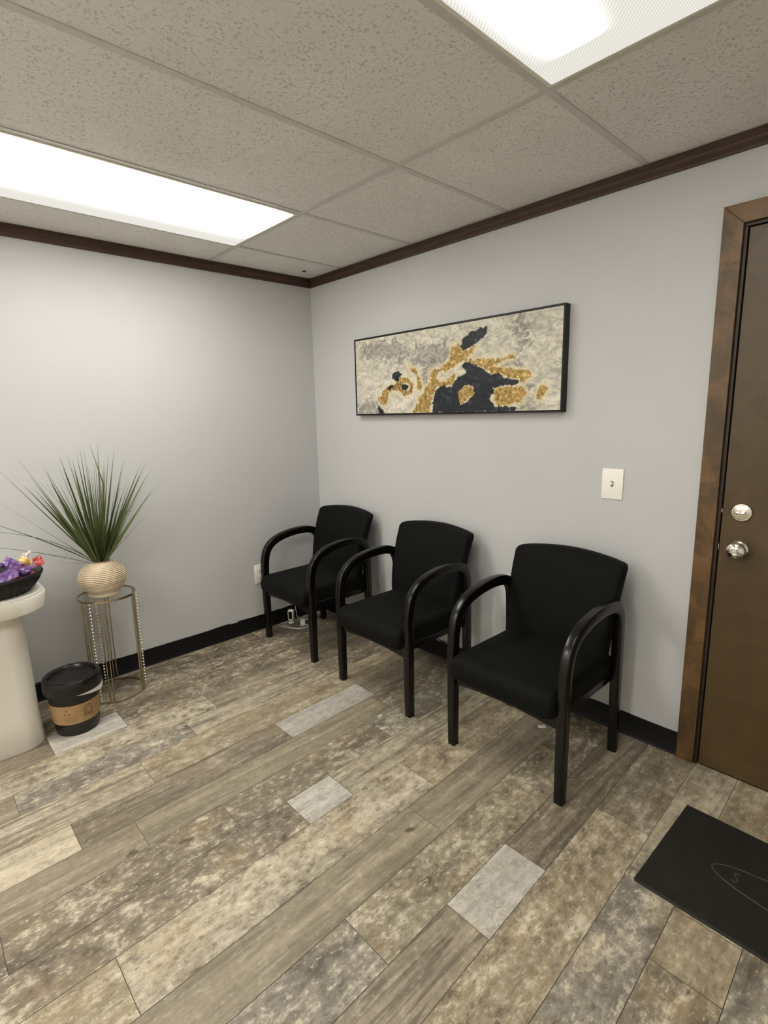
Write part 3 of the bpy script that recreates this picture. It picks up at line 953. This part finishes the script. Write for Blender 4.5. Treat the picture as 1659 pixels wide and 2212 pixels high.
def canvas_mat():
    t = NT('abstract_acrylic_canvas')
    c = t.co()
    sp = t.n('ShaderNodeSeparateColor')
    t.l(t.n('ShaderNodeAttribute', attribute_name='paint').outputs['Color'], sp.inputs[0])
    gold, navy, grey = sp.outputs
    warp = t.noise(c, 4.0, 4, 0.55, 1.6)
    marb = t.noise(t.mapping(c, (1, 1, 1.7)), 6.0, 7, 0.62, 2.2)
    marb2 = t.noise(t.mapping(c, (1, 1, 1.4), (3, 3, 3)), 14.0, 6, 0.65, 2.5)
    # cream / stone-grey marbling
    col = t.mix(t.maprange(marb, 0.38, 0.66), (0.62, 0.585, 0.49), (0.36, 0.335, 0.275))
    col = t.mix(t.math('MULTIPLY', t.maprange(marb2, 0.52, 0.66), 0.65), col, (0.26, 0.245, 0.215))
    col = t.mix(t.math('MULTIPLY', t.maprange(marb2, 0.47, 0.36), 0.7), col, (0.74, 0.71, 0.62))
    gm = t.math('ADD', grey, t.math('MULTIPLY', t.math('SUBTRACT', marb2, 0.5), 0.8))
    gcol = t.mix(t.maprange(marb2, 0.42, 0.62), (0.36, 0.34, 0.31), (0.15, 0.143, 0.135))
    col = t.mix(t.math('MULTIPLY', t.maprange(gm, 0.42, 0.58), 0.8), col, gcol)
    # pale halo beside the gold
    e1 = t.noise(c, 22.0, 6, 0.7, 0.6)
    ge = t.math('ADD', gold, t.math('MULTIPLY', t.math('SUBTRACT', e1, 0.5), 0.42))
    col = t.mix(t.math('MULTIPLY', t.maprange(ge, 0.36, 0.47), 0.65), col, (0.66, 0.58, 0.38))
    leafn = t.noise(c, 55.0, 4, 0.7)
    gcol = t.mix(t.maprange(leafn, 0.36, 0.64), (0.17, 0.10, 0.025), (0.56, 0.38, 0.13))
    gcol = t.mix(t.maprange(leafn, 0.60, 0.70), gcol, (0.85, 0.72, 0.45))
    gmask = t.maprange(ge, 0.485, 0.515)
    col = t.mix(gmask, col, gcol)
    e2 = t.noise(t.mapping(c, (1, 1, 1), (9, 9, 9)), 18.0, 6, 0.7, 0.4)
    ne = t.math('ADD', navy, t.math('MULTIPLY', t.math('SUBTRACT', e2, 0.5), 0.30))
    ncol = t.mix(t.maprange(marb2, 0.52, 0.75), (0.007, 0.009, 0.015), (0.075, 0.08, 0.095))
    col = t.mix(t.maprange(ne, 0.49, 0.512), col, ncol)
    t.set(col, 0.5, 0, 0.35)
    t.l(t.math('MULTIPLY', gmask, 0.35), t.b.inputs['Metallic'])
    t.bump(leafn, 0.15, 0.001)
    return t.m
link('canvas', me, pt, [canvas_mat()])

# ------------------------------------------------------------------ light switch, outlet
t = empty('light_switch', (2.1185, 0, 1.116))
tag(t, 'white single toggle light switch plate between the painting and the door', 'light switch')
bm = bmesh.new()
box(bm, -0.0455, 0.0455, -0.006, 0.0, -0.065, 0.065, 0.0025, 2)
obj('plate', bm, MAT['plate'], t, True)
bm = bmesh.new(); box(bm, -0.0055, 0.0055, -0.0064, -0.0055, -0.0125, 0.0125)
obj('toggle_slot', bm, MAT['tan_toggle'], t)
bm = bmesh.new(); box(bm, -0.0035, 0.0035, -0.015, -0.006, -0.002, 0.008, 0.001, 1)
obj('toggle', bm, MAT['plate'], t)
t = empty('wall_outlet', (0, -0.520, 0.388))
tag(t, 'white power outlet plate low on the left wall beside the corner chair', 'wall outlet')
bm = bmesh.new()
box(bm, 0.0, 0.007, -0.043, 0.043, -0.064, 0.064, 0.003, 2)
obj('plate', bm, MAT['plate'], t, True)
for dz in (-0.022, 0.022):
    bm = bmesh.new()
    box(bm, 0.006, 0.0085, -0.017, 0.017, dz-0.014, dz+0.014, 0.002, 2)
    rc = obj('receptacle', bm, MAT['white_plastic'], t, True)
    bm = bmesh.new()
    box(bm, 0.008, 0.009, -0.008, -0.006, dz-0.002, dz+0.008)
    box(bm, 0.008, 0.009, 0.006, 0.008, dz-0.002, dz+0.008)
    box(bm, 0.008, 0.009, -0.002, 0.002, dz-0.010, dz-0.006)
    obj('slot', bm, MAT['slot'], rc)

# ------------------------------------------------------------------ plant stand, vase, grass
SX, SY, SH, SR = 0.190, -1.515, 0.555, 0.131
st = empty('plant_stand', (SX, SY, 0))
tag(st, 'round gold metal plant stand with beaded strands holding the ribbed vase', 'plant stand')
def ringpts(r, z, n=48): return [(r*math.cos(2*PI*i/n), r*math.sin(2*PI*i/n), z) for i in range(n)]
for nm, z, rr in (('top_ring', SH-0.010, SR+0.003), ('base_ring', 0.005, SR)):
    bm = bmesh.new()
    lathe(bm, [(rr-0.003, z-0.005), (rr+0.003, z-0.005), (rr+0.003, z+0.005), (rr-0.003, z+0.005), (rr-0.003, z-0.005)], 64, caps=False)
    obj(nm, bm, MAT['brass'], st, True)
bm = bmesh.new()
lathe(bm, [(SR-0.002, SH-0.009), (SR-0.002, SH-0.004)], 64)
tg = NT('clear_glass_shelf')
tg.set((0.95, 0.97, 0.95), 0.03, 0, 0.5)
tg.b.inputs['Transmission Weight'].default_value = 0.0
tr = tg.n('ShaderNodeBsdfTransparent'); tr.inputs[0].default_value = (0.93, 0.95, 0.93, 1)
mx = tg.n('ShaderNodeMixShader'); fr = tg.n('ShaderNodeFresnel'); fr.inputs[0].default_value = 1.45
gl = tg.n('ShaderNodeBsdfGlossy'); gl.inputs['Roughness'].default_value = 0.02
mx.inputs[0].default_value = 0.10; tg.l(tr.outputs[0], mx.inputs[1]); tg.l(gl.outputs[0], mx.inputs[2]); tg.l(mx.outputs[0], tg.out.inputs[0])
obj('glass_top', bm, tg.m, st)
A0 = -50
for q in range(3):
    a = math.radians(A0+120*q)
    for s in (-1.25, -0.9, 0.9, 1.25):
        aa = a + s*0.36
        bm = bmesh.new()
        x, y = SR*math.cos(aa), SR*math.sin(aa)
        tube(bm, [(x, y, 0.006), (x, y, SH-0.012)], 0.0032, 10)
        obj('rod', bm, MAT['brass'], st, True)
    bm = bmesh.new()
    x, y = (SR+0.0055)*math.cos(a), (SR+0.0055)*math.sin(a)
    nb = 30
    for k in range(nb):
        z = 0.016+(SH-0.038)*k/(nb-1)
        bmesh.ops.create_icosphere(bm, subdivisions=2, radius=0.0060, matrix=Matrix.Translation((x, y, z)))
    tube(bm, [(x, y, 0.008), (x, y, SH-0.012)], 0.0010, 6)
    obj('bead_strand', bm, MAT['bead'], st, True)

pg = empty('potted_grass', (SX+0.010, SY-0.010, SH-0.0035))
tag(pg, 'artificial green grass fanning out of a ribbed beige round vase on the gold stand', 'potted plant')
bm = bmesh.new()
prof = [(0.078, 0.0), (0.084, 0.003), (0.086, 0.012), (0.083, 0.020)]
R0, zc, hz = 0.124, 0.103, 0.093
nr = 13
base_a = math.asin((0.046-zc)/hz); top_a = math.asin(min(1, 0.975))
zs = []
N = 14
lower = [(0.090, 0.030), (0.104, 0.042), (0.113, 0.053)]
prof += lower
a = -0.36
grv = []
while a < 1.12:
    for k in range(6):
        aa = a+0.105*k/6
        bump_ = 0.0042*math.sin(PI*k/6)
        r = (R0+bump_)*math.cos(aa)**0.92; z = zc+(hz+bump_)*math.sin(aa)
        prof.append((r, z))
        grv.append(len(prof)-1) if k == 5 else None
    a += 0.105
r, z = prof[-1]
prof += [(r-0.008, z+0.006), (0.047, z+0.010), (0.042, z+0.008), (0.040, z-0.02), (0.038, z-0.06)]
vt = z
lathe(bm, [(a_*0.88, b_*0.89) for a_, b_ in prof], 72, mis=[1 if i in grv else 0 for i in range(len(prof))])
vt *= 0.89
obj('vase', bm, [MAT['vase'], MAT['vase_groove']], pg, True)
# blades
bm = bmesh.new()
cl = bm.loops.layers.float_color.new('blade')
rg = random.Random(21)
def blade(p0, dirv, L, wdt, droop, shade, kink=None):
    n = 12
    p = Vector(p0); dv = Vector(dirv).normalized()
    side = dv.cross(Vector((rg.uniform(-1, 1), rg.uniform(-1, 1), 0.3))).normalized()
    pts = []
    for i in range(n+1):
        lim = 0.012-(SX+0.010)
        if p.x < lim:
            p.x = lim; dv.x = max(dv.x, 0.02)
        pts.append(p.copy())
        dv = (dv + Vector((0, 0, -droop/n))).normalized()
        if kink and i == int(n*kink[0]):
            dv = Vector(kink[1]).normalized()
        p = p + dv*(L/n)
    prev = None
    for i, q in enumerate(pts):
        s = i/n
        ww = wdt*(0.5+0.5*min(1, s*3.2))*(1-max(0, (s-0.30)/0.70))**1.15*0.5 + 0.0004
        up_ = side.cross(dv).normalized()*ww*0.35
        cur = [bm.verts.new(q-side*ww), bm.verts.new(q+up_), bm.verts.new(q+side*ww)]
        if prev:
            for k in range(2):
                f = bm.faces.new((prev[k], prev[k+1], cur[k+1], cur[k]))
                for lp in f.loops: lp[cl] = (shade,)*3+(1,)
        prev = cur
root = Vector((0, 0, vt-0.02))
# view-facing sideways direction of the fan, so it spreads as in the room
for i in range(82):
    az = rg.uniform(0, 2*PI)
    tilt = 0.62*rg.random()**0.8
    L = rg.uniform(0.42, 0.66)*(1-0.25*tilt)
    d = Vector((math.sin(tilt)*math.cos(az), math.sin(tilt)*math.sin(az), math.cos(tilt)))
    if root.x + SX + d.x*L < 0.0 and d.x*L < -0.15: d.x *= 0.4
    p0 = root+Vector((0.026*math.cos(az)*rg.random(), 0.026*math.sin(az)*rg.random(), 0))
    blade(p0, d, L, rg.uniform(0.006, 0.019), rg.uniform(-0.04, 0.24), rg.random()**1.4, (rg.uniform(0.4, 0.75), (d.x+rg.uniform(-0.28, 0.28), d.y+rg.uniform(-0.28, 0.28), d.z)) if rg.random() < 0.22 else None)
rv = Vector((0.27*1, 0.96, 0))          # rightwards along the wall in the photo
lf = -rv
def side_blade(s, u, L, wd=0.004, droop=0.05, sh=0.2, kink=None):
    blade(root, rv*s+Vector((0, 0, u)), L, wd, droop, sh, kink)
side_blade(-0.80, 0.62, 0.60, 0.006, 0.25, 0.05)
side_blade(-0.74, 0.70, 0.58, 0.005, 0.0, 0.3)
side_blade(-0.62, 0.84, 0.62, 0.006, -0.05, 0.1)
side_blade(-0.56, 0.86, 0.60, 0.005, 0.0, 0.3)
side_blade(-0.85, 0.90, 0.62, 0.0035, 0.9, 0.2)
side_blade(-0.95, 0.45, 0.62, 0.0035, 0.25, 0.4)
side_blade(-0.75, 0.70, 0.34, 0.003, 0.0, 0.4, (0.52, tuple(rv*-0.55+Vector((0, 0, -1)))))
side_blade(-0.95, 0.35, 0.22, 0.003, 0.3, 0.4)
side_blade(0.62, 0.80, 0.55, 0.005, 0.0, 0.15)
side_blade(0.56, 0.84, 0.56, 0.006, 0.0, 0.25)
side_blade(0.50, 0.86, 0.50, 0.005, 0.1, 0.3)
side_blade(0.70, 0.72, 0.34, 0.003, 0.0, 0.4)
side_blade(0.30, 0.60, 0.28, 0.003, 0.9, 0.4)
side_blade(-0.46, 0.90, 0.62, 0.005, 0.0, 0.1)
side_blade(0.30, 0.95, 0.60, 0.006, -0.05, 0.2)
side_blade(0.20, 0.97, 0.60, 0.006, -0.03, 0.1)
obj('grass_blades', bm, MAT['leaf'], pg)

# ------------------------------------------------------------------ pail shaped like a lidded takeaway cup
pl = empty('waste_bin', (0.400, -1.757, 0))
pl.scale = (0.82, 0.82, 1.05)
tag(pl, 'small black lidded bin with a brown kraft sleeve on the floor beside the white pedestal', 'bin')
bm = bmesh.new()
lathe(bm, [(0.105, 0.0), (0.110, 0.003), (0.1145, 0.03), (0.1345, 0.20), (0.1345, 0.212)], 64)
obj('body', bm, MAT['pail_black'], pl, True)
def rz_body(z): return 0.1145+(0.1345-0.1145)*(z-0.03)/0.17
bm = bmesh.new()
lathe(bm, [(rz_body(0.060), 0.060), (rz_body(0.060)+0.0022, 0.0605), (rz_body(0.150)+0.0022, 0.1495), (rz_body(0.150), 0.150)], 72, caps=False)
sl = obj('sleeve', bm, MAT['kraft'], pl, True)
# printed marks on the sleeve: three small leaf marks and a faint logo block with lettering lines
va = math.atan2(CAM.y+1.757, CAM.x-0.395)
def on_sleeve(ang, z, off=0.0030):
    r = rz_body(z)+off
    return (r*math.cos(va+ang), r*math.sin(va+ang), z)
def sleeve_poly(bm, pts, off=0.0028):
    n = len(pts)
    A = [bm.verts.new(on_sleeve(a, z, off)) for a, z in pts]
    bm.faces.new(A)
bm = bmesh.new()
for (a, z, s) in ((-0.40, 0.131, 1), (-0.48, 0.113, -1), (-0.30, 0.111, -1)):
    sleeve_poly(bm, [(a-0.05, z-0.0035*s), (a+0.05, z-0.0035*s), (a+0.025, z+0.003*s), (a-0.025, z+0.003*s)])
obj('recycling_mark', bm, MAT['kraft_print'], sl)
bm = bmesh.new()
for r_ in (0.026, 0.017):
    for k in range(22):
        a0 = 2*PI*k/22; a1 = 2*PI*(k+0.7)/22
        q = []
        for (aa, rr) in ((a0, r_), (a1, r_), (a1, r_-0.004), (a0, r_-0.004)):
            q.append((0.48+rr*math.cos(aa)/0.125, 0.112+rr*math.sin(aa)))
        sleeve_poly(bm, q)
obj('round_emblem', bm, MAT['kraft_print'], sl)
bm = bmesh.new()
for row in range(4):
    z = 0.092-row*0.006
    a = -0.52
    while a < -0.05:
        wd = random.uniform(0.03, 0.07)
        sleeve_poly(bm, [(a, z-0.0014), (a+wd, z-0.0014), (a+wd, z+0.0014), (a, z+0.0014)])
        a += wd+0.02
obj('faint_print', bm, MAT['kraft_faint'], sl)
bm = bmesh.new()
def letter(bm, strokes, a0, z0, w_, h_):
    for (x1, y1, x2, y2) in strokes:
        th = 0.13
        dx, dy = x2-x1, y2-y1
        L = math.hypot(dx, dy); nx_, ny_ = -dy/L*th/2, dx/L*th/2
        sleeve_poly(bm, [(a0+(x+ox_)*w_, z0+(y+oy_)*h_) for x, y, ox_, oy_ in ((x1, y1, nx_, ny_), (x1, y1, -nx_, -ny_), (x2, y2, -nx_, -ny_), (x2, y2, nx_, ny_))], 0.0030)
Bs = [(0, 0, 0, 1), (0, 1, .6, .9), (.6, .9, .6, .6), (.6, .6, 0, .5), (.6, .5, .7, .1), (.7, .1, 0, 0)]
Us = [(0, 1, 0, .15), (0, .15, .5, 0), (.5, 0, .6, 1)]
Rs = [(0, 0, 0, 1), (0, 1, .6, .85), (.6, .85, 0, .5), (.2, .5, .65, 0)]
Ns = [(0, 0, 0, 1), (0, 1, .6, 0), (.6, 0, .6, 1)]
for i, gsym in enumerate((Bs, Us, Rs, Ns)):
    letter(bm, gsym, 0.27+i*0.105, 0.084, 0.095, 0.016)
obj('lettering', bm, MAT['kraft_print'], sl)
bm = bmesh.new()
lathe(bm, [(0.134, 0.196), (0.1475, 0.199), (0.151, 0.207), (0.1485, 0.232), (0.147, 0.246), (0.143, 0.256), (0.135, 0.260), (0.124, 0.259), (0.117, 0.252), (0.114, 0.243), (0.106, 0.240), (0.05, 0.242), (0.004, 0.243)], 80)
obj('lid', bm, MAT['pail_black'], pl, True)
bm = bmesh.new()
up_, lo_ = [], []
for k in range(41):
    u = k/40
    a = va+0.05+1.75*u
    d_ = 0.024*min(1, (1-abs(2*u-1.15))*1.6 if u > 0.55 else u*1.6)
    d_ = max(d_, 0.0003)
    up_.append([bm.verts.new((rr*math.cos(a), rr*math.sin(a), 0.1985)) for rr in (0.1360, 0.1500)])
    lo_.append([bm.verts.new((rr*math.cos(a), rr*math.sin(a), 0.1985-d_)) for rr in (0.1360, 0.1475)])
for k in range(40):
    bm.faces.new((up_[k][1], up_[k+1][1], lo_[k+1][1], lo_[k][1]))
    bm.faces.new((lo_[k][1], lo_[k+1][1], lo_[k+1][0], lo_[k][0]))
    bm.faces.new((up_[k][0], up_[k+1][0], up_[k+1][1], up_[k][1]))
obj('white_crescent', bm, MAT['white_plastic'], pl, True)['label'] = 'white crescent under the lid on one side'  # white crescent shape below the lid, along part of its rim

# ------------------------------------------------------------------ white pedestal table with bowl
TZ = 0.712
pd = empty('pedestal_table', (0.29, -2.16, 0))
tag(pd, 'white pedestal table with a thick rounded top at the left edge', 'table')
def rrect(hx_, hy_, r, n=10):
    out = []
    for (sx, sy, a0) in ((1, -1, -90), (1, 1, 0), (-1, 1, 90), (-1, -1, 180)):
        for k in range(n+1):
            a = math.radians(a0+90*k/n)
            out.append((sx*(hx_-r)+r*math.cos(a), sy*(hy_-r)+r*math.sin(a)))
    return out
def loft(bm, layers):
    rings = [[bm.verts.new((x, y, z)) for x, y in rrect(hx_, hy_, r)] for hx_, hy_, r, z in layers]
    n = len(rings[0])
    for a, b in zip(rings, rings[1:]):
        for i in range(n): bm.faces.new((a[i], a[(i+1) % n], b[(i+1) % n], b[i]))
    bm.faces.new(rings[0][::-1]); bm.faces.new(rings[-1])
bm = bmesh.new()
loft(bm, [(0.168, 0.268, 0.085, 0.0), (0.170, 0.270, 0.085, 0.004), (0.165, 0.262, 0.085, 0.15), (0.163, 0.260, 0.085, 0.35), (0.159, 0.256, 0.085, 0.52), (0.157, 0.254, 0.085, 0.60), (0.155, 0.252, 0.085, 0.632)])
obj('column', bm, MAT['ped'], pd, True)
bm = bmesh.new()
loft(bm, [(0.232, 0.340, 0.15, 0.632), (0.236, 0.344, 0.15, 0.637), (0.240, 0.350, 0.15, 0.694), (0.238, 0.348, 0.15, 0.699)])
obj('top', bm, MAT['ped'], pd, True)
bm = bmesh.new()
loft(bm, [(0.230, 0.340, 0.145, 0.699), (0.231, 0.341, 0.145, 0.708), (0.228, 0.338, 0.145, TZ)])
obj('top_panel', bm, MAT['plate'], pd, True)

BX, BY = 0.372, -1.992
bw = empty('candy_bowl', (BX, BY, TZ))
tag(bw, 'black pleated bowl of wrapped candy on the white pedestal', 'bowl')
bm = bmesh.new()
def pleat(a, z): return 1+0.030*math.cos(34*a)*(1 if z < 0.070 else 0.3)
lathe(bm, [(0.125, 0.0), (0.130, 0.003), (0.148, 0.020), (0.166, 0.045), (0.176, 0.066)], 204, rfun=pleat, caps=False)
lathe(bm, [(0.176, 0.066), (0.184, 0.070), (0.187, 0.078), (0.184, 0.086), (0.176, 0.088), (0.168, 0.082), (0.155, 0.045), (0.125, 0.012), (0.01, 0.010)], 96, caps=False)
lathe(bm, [(0.125, 0.001), (0.001, 0.001)], 96, caps=False)
obj('basket', bm, MAT['bowl'], bw, True)

def wrapper(name, loc, size, rot, mat, label, group, ends=True):
    """twisted candy wrapper: crumpled body with fanned ends"""
    bm = bmesh.new()
    sx, sy, sz = size
    rr = random.Random(hash(label) % 1000 if False else int(loc[0]*9999) % 977)
    n, m = 14, 9
    rings = []
    for i in range(m):
        s = i/(m-1)
        x = (s-0.5)*sx
        prof_ = math.sin(PI*min(max((s-0.18)/0.64, 0), 1))**0.5 if 0.18 < s < 0.82 else 0.0
        if s <= 0.18: k = 0.10+0.75*(0.18-s)/0.18
        elif s >= 0.82: k = 0.10+0.75*(s-0.82)/0.18
        else: k = max(0.12, prof_)
        ring = []
        for j in range(n):
            a = 2*PI*j/n
            jit = 1+rr.uniform(-0.13, 0.13)
            flat = 0.25 if (s < 0.16 or s > 0.84) else 1
            ring.append(bm.verts.new((x, sy/2*k*math.cos(a)*jit, sz/2*k*flat*math.sin(a)*jit)))
        rings.append(ring)
    for a, b in zip(rings, rings[1:]):
        for j in range(n): bm.faces.new((a[j], a[(j+1) % n], b[(j+1) % n], b[j]))
    bm.faces.new(rings[0][::-1]); bm.faces.new(rings[-1])
    o = obj(name, bm, mat)
    o.location = loc
    o.rotation_euler = rot
    tag(o, label, 'candy', group)
    return o
def packet(name, loc, size, rot, mat, label, group, patch=None):
    bm = bmesh.new()
    sx, sy, sz = size
    rr = random.Random(int(abs(loc[1])*9999) % 911)
    nx_, ny_ = 12, 7
    top, bot = [], []
    for sgn, store in ((1, top), (-1, bot)):
        for i in range(nx_+1):
            row = []
            for j in range(ny_+1):
                u, v = i/nx_, j/ny_
                h = (max(0, math.sin(PI*u))*max(0, math.sin(PI*v)))**0.5*sz/2
                h += rr.uniform(-0.08, 0.08)*sz if 0 < i < nx_ and 0 < j < ny_ else 0
                zig = 0.0015*(1 if j % 2 else -1) if i in (0, nx_) else 0
                row.append(bm.verts.new(((u-0.5)*sx+zig, (v-0.5)*sy, sgn*h)))
            store.append(row)
        for i in range(nx_):
            for j in range(ny_):
                bm.faces.new((store[i][j], store[i+1][j], store[i+1][j+1], store[i][j+1]))
    bmesh.ops.remove_doubles(bm, verts=bm.verts, dist=0.0003)
    o = obj(name, bm, mat)
    o.location = loc
    o.rotation_euler = rot
    tag(o, label, 'candy', group)
    if patch:
        bm = bmesh.new()
        box(bm, -sx*0.16, sx*0.16, -sy*0.3, sy*0.3, sz*0.40, sz*0.52)
        obj('print_panel', bm, patch, o)
    return o
cz = TZ
GP = 'wrapped candies in the black bowl'
packet('candy', (0.440, -1.925, cz+0.128), (0.070, 0.050, 0.014), (0.9, 0.5, 0.9), MAT['purple'], 'dark purple square-topped candy packet standing upright in the bowl', GP)
wrapper('candy', (0.475, -1.885, cz+0.100), (0.085, 0.050, 0.036), (0.2, -0.4, 1.6), MAT['purple'], 'light purple twisted candy wrapper leaning toward the red packet', GP)
packet('candy', (0.500, -1.955, cz+0.098), (0.085, 0.060, 0.022), (0.5, -0.3, 1.4), MAT['purple'], 'crumpled purple candy packet at the front of the bowl', GP)
packet('candy', (0.43, -1.985, cz+0.135), (0.07, 0.05, 0.020), (0.7, 0.3, 0.3), MAT['purple'], 'purple candy packet cut by the left edge of the photo, topmost of the pile', GP)
wrapper('candy', (0.415, -1.872, cz+0.150), (0.060, 0.036, 0.024), (0.3, -0.7, 1.7), MAT['pink'], 'pale pink translucent candy wrapper at the top of the pile', GP)
o = wrapper('candy', (0.437, -1.876, cz+0.135), (0.052, 0.034, 0.022), (1.2, 0.3, 1.5), MAT['yellow'], 'round yellow candy at the top of the pile', GP)
packet('candy', (0.425, -1.856, cz+0.110), (0.100, 0.048, 0.016), (0.80, -0.34, 1.45), MAT['red'], 'red foil candy packet with a pale panel at the right rim of the bowl', GP, MAT['pink'])
packet('candy', (0.448, -1.893, cz+0.076), (0.085, 0.046, 0.014), (0.40, -0.15, 1.55), MAT['red'], 'red candy packet lying lower against the front rim', GP)
wrapper('candy', (0.470, -1.945, cz+0.088), (0.07, 0.034, 0.022), (0.1, 0.1, 1.3), MAT['pink'], 'pale silver candy wrapper lying low behind the front rim', GP)
bm = bmesh.new()
for k in range(3):
    pass
bm.free()
for (dx, dy, rz_, mk, lb) in ((0.0, 0.0, 0.4, 'red', 'red candy packet at the middle of the pile, under the purple ones'), (-0.085, -0.03, 1.2, 'purple', 'purple candy packet deep at the back of the bowl'), (0.02, -0.090, 0.3, 'red', 'red candy packet at the far left of the bowl'), (-0.055, 0.085, 0.6, 'purple', 'purple candy packet low by the far rim')):
    packet('candy', (BX+dx, BY+dy, cz+0.040), (0.080, 0.055, 0.028), (0.0, 0.0, rz_), MAT[mk], lb, GP)

# ------------------------------------------------------------------ floor mat
mt = empty('door_mat', (2.985, -0.522, 0), 0.0)
mt.rotation_euler = (0, 0, math.radians(-1.0))
tag(mt, 'black rubber door mat with an embossed oval on the floor in front of the door', 'mat')
hx_, hy_ = 0.405, 0.229
bm = bmesh.new()
rings = []
for (hh, vv, z) in ((hx_, hy_, 0.0), (hx_, hy_, 0.003), (hx_-0.006, hy_-0.006, 0.0055), (hx_-0.012, hy_-0.012, 0.0058)):
    rings.append([bm.verts.new((x, y, z)) for x, y in rrect(hh, vv, 0.006, 3)])
for a, b in zip(rings, rings[1:]):
    for i in range(len(a)): bm.faces.new((a[i], a[(i+1) % len(a)], b[(i+1) % len(a)], b[i]))
bm.faces.new(rings[0][::-1]); bm.faces.new(rings[-1])
mo = obj('rubber_sheet', bm, MAT['mat'], mt)
bm = bmesh.new()
pts = [(0.256*math.cos(2*PI*k/64), 0.062*math.sin(2*PI*k/64) - 0.0, 0.0056) for k in range(64)]
lp = len(pts)
tube(bm, pts, 0.0016, 6, True)
obj('oval_ridge', bm, MAT['mat_scuff'], mt, True)['label'] = 'embossed oval outline'
bm = bmesh.new()
def S(x, y, s=1.0):
    return smooth_path([(x+0.006*s, y+0.016*s, 0.006), (x-0.002*s, y+0.019*s, 0.006), (x-0.008*s, y+0.012*s, 0.006), (x-0.001*s, y+0.001*s, 0.006), (x+0.006*s, y-0.009*s, 0.006), (x+0.0*s, y-0.018*s, 0.006), (x-0.008*s, y-0.015*s, 0.006)], 4)
tube(bm, S(-0.190, 0.0), 0.0013, 6)
obj('embossed_letter', bm, MAT['mat_scuff'], mt, True)
for q in range(4):
    bm = bmesh.new()
    sx = 1 if q in (0, 3) else -1; sy = 1 if q < 2 else -1
    for rad, turns in ((0.055, 1.2), (0.036, 0.9)):
        p_ = []
        for k in range(30):
            s = k/29
            a = turns*2*PI*s
            r = rad*(1-0.75*s)
            p_.append((sx*(0.30+r*math.cos(a)*1.2), sy*(0.135+r*math.sin(a)*0.9), 0.0052))
        tube(bm, p_, 0.0013, 6)
    obj('scroll_ridge', bm, MAT['mat'], mt, True)

# ------------------------------------------------------------------ small camera, adapter and cable under the corner chair
cm = empty('security_camera', (0.062, -0.335, 0), math.radians(38))
tag(cm, 'tiny white indoor camera with black face standing on the floor under the corner chair', 'camera')
bm = bmesh.new()
lathe(bm, [(0.020, 0.0), (0.021, 0.002), (0.020, 0.0055), (0.007, 0.007), (0.004, 0.010), (0.004, 0.022)], 36)
obj('base', bm, MAT['white_plastic'], cm, True)
bm = bmesh.new()
box(bm, -0.020, 0.020, -0.018, 0.018, 0.020, 0.096, 0.009, 4)
obj('body', bm, MAT['white_plastic'], cm, True)
bm = bmesh.new()
box(bm, -0.0125, 0.0125, -0.0188, -0.0178, 0.033, 0.088, 0.0004, 1)
obj('face', bm, MAT['black_glass'], cm)
ad = empty('power_adapter', (0.150, -0.300, 0), math.radians(-35))
tag(ad, 'small white cube power adapter on the floor beside the tiny camera', 'adapter')
bm = bmesh.new(); box(bm, -0.020, 0.020, -0.016, 0.016, 0.0, 0.036, 0.004, 3)
obj('body', bm, MAT['white_plastic'], ad, True)
bm = bmesh.new(); box(bm, -0.008, 0.008, -0.0168, -0.0155, 0.012, 0.020)
obj('port', bm, MAT['cable'], ad)
cb = bmesh.new()
pth = [(0.020, -0.272, 0.105), (0.022, -0.268, 0.06), (0.035, -0.262, 0.010), (0.075, -0.235, 0.003), (0.14, -0.215, 0.003), (0.20, -0.24, 0.003), (0.215, -0.30, 0.003), (0.19, -0.36, 0.003), (0.14, -0.385, 0.003),
       (0.085, -0.405, 0.003), (0.045, -0.405, 0.003), (0.028, -0.375, 0.003), (0.030, -0.335, 0.003), (0.050, -0.290, 0.003), (0.095, -0.262, 0.003), (0.125, -0.270, 0.006), (0.140, -0.285, 0.012)]
tube(cb, smooth_path(pth, 6), 0.0020, 8)
pth2 = [(0.046, -0.372, 0.004), (0.030, -0.380, 0.004), (0.022, -0.395, 0.003), (0.050, -0.428, 0.003), (0.100, -0.420, 0.003), (0.150, -0.400, 0.003), (0.205, -0.345, 0.003), (0.20, -0.29, 0.003), (0.176, -0.298, 0.012)]
tube(cb, smooth_path(pth2, 6), 0.0020, 8)
cbo = obj('power_cable', cb, MAT['cable'], None, True)
tag(cbo, 'thin white cable looped on the floor around the tiny camera and adapter', 'cable')

bm = bmesh.new()
box(bm, -0.017, 0.017, -0.010, 0.010, 0.0, 0.004, 0.0015, 2)
o = obj('paper_scrap', bm, MAT['white_plastic'])
o.location = (1.953, -0.221, 0.0); o.rotation_euler = (0, 0, 0.9)
tag(o, 'small white scrap lying on the floor under the chair nearest the door', 'scrap')
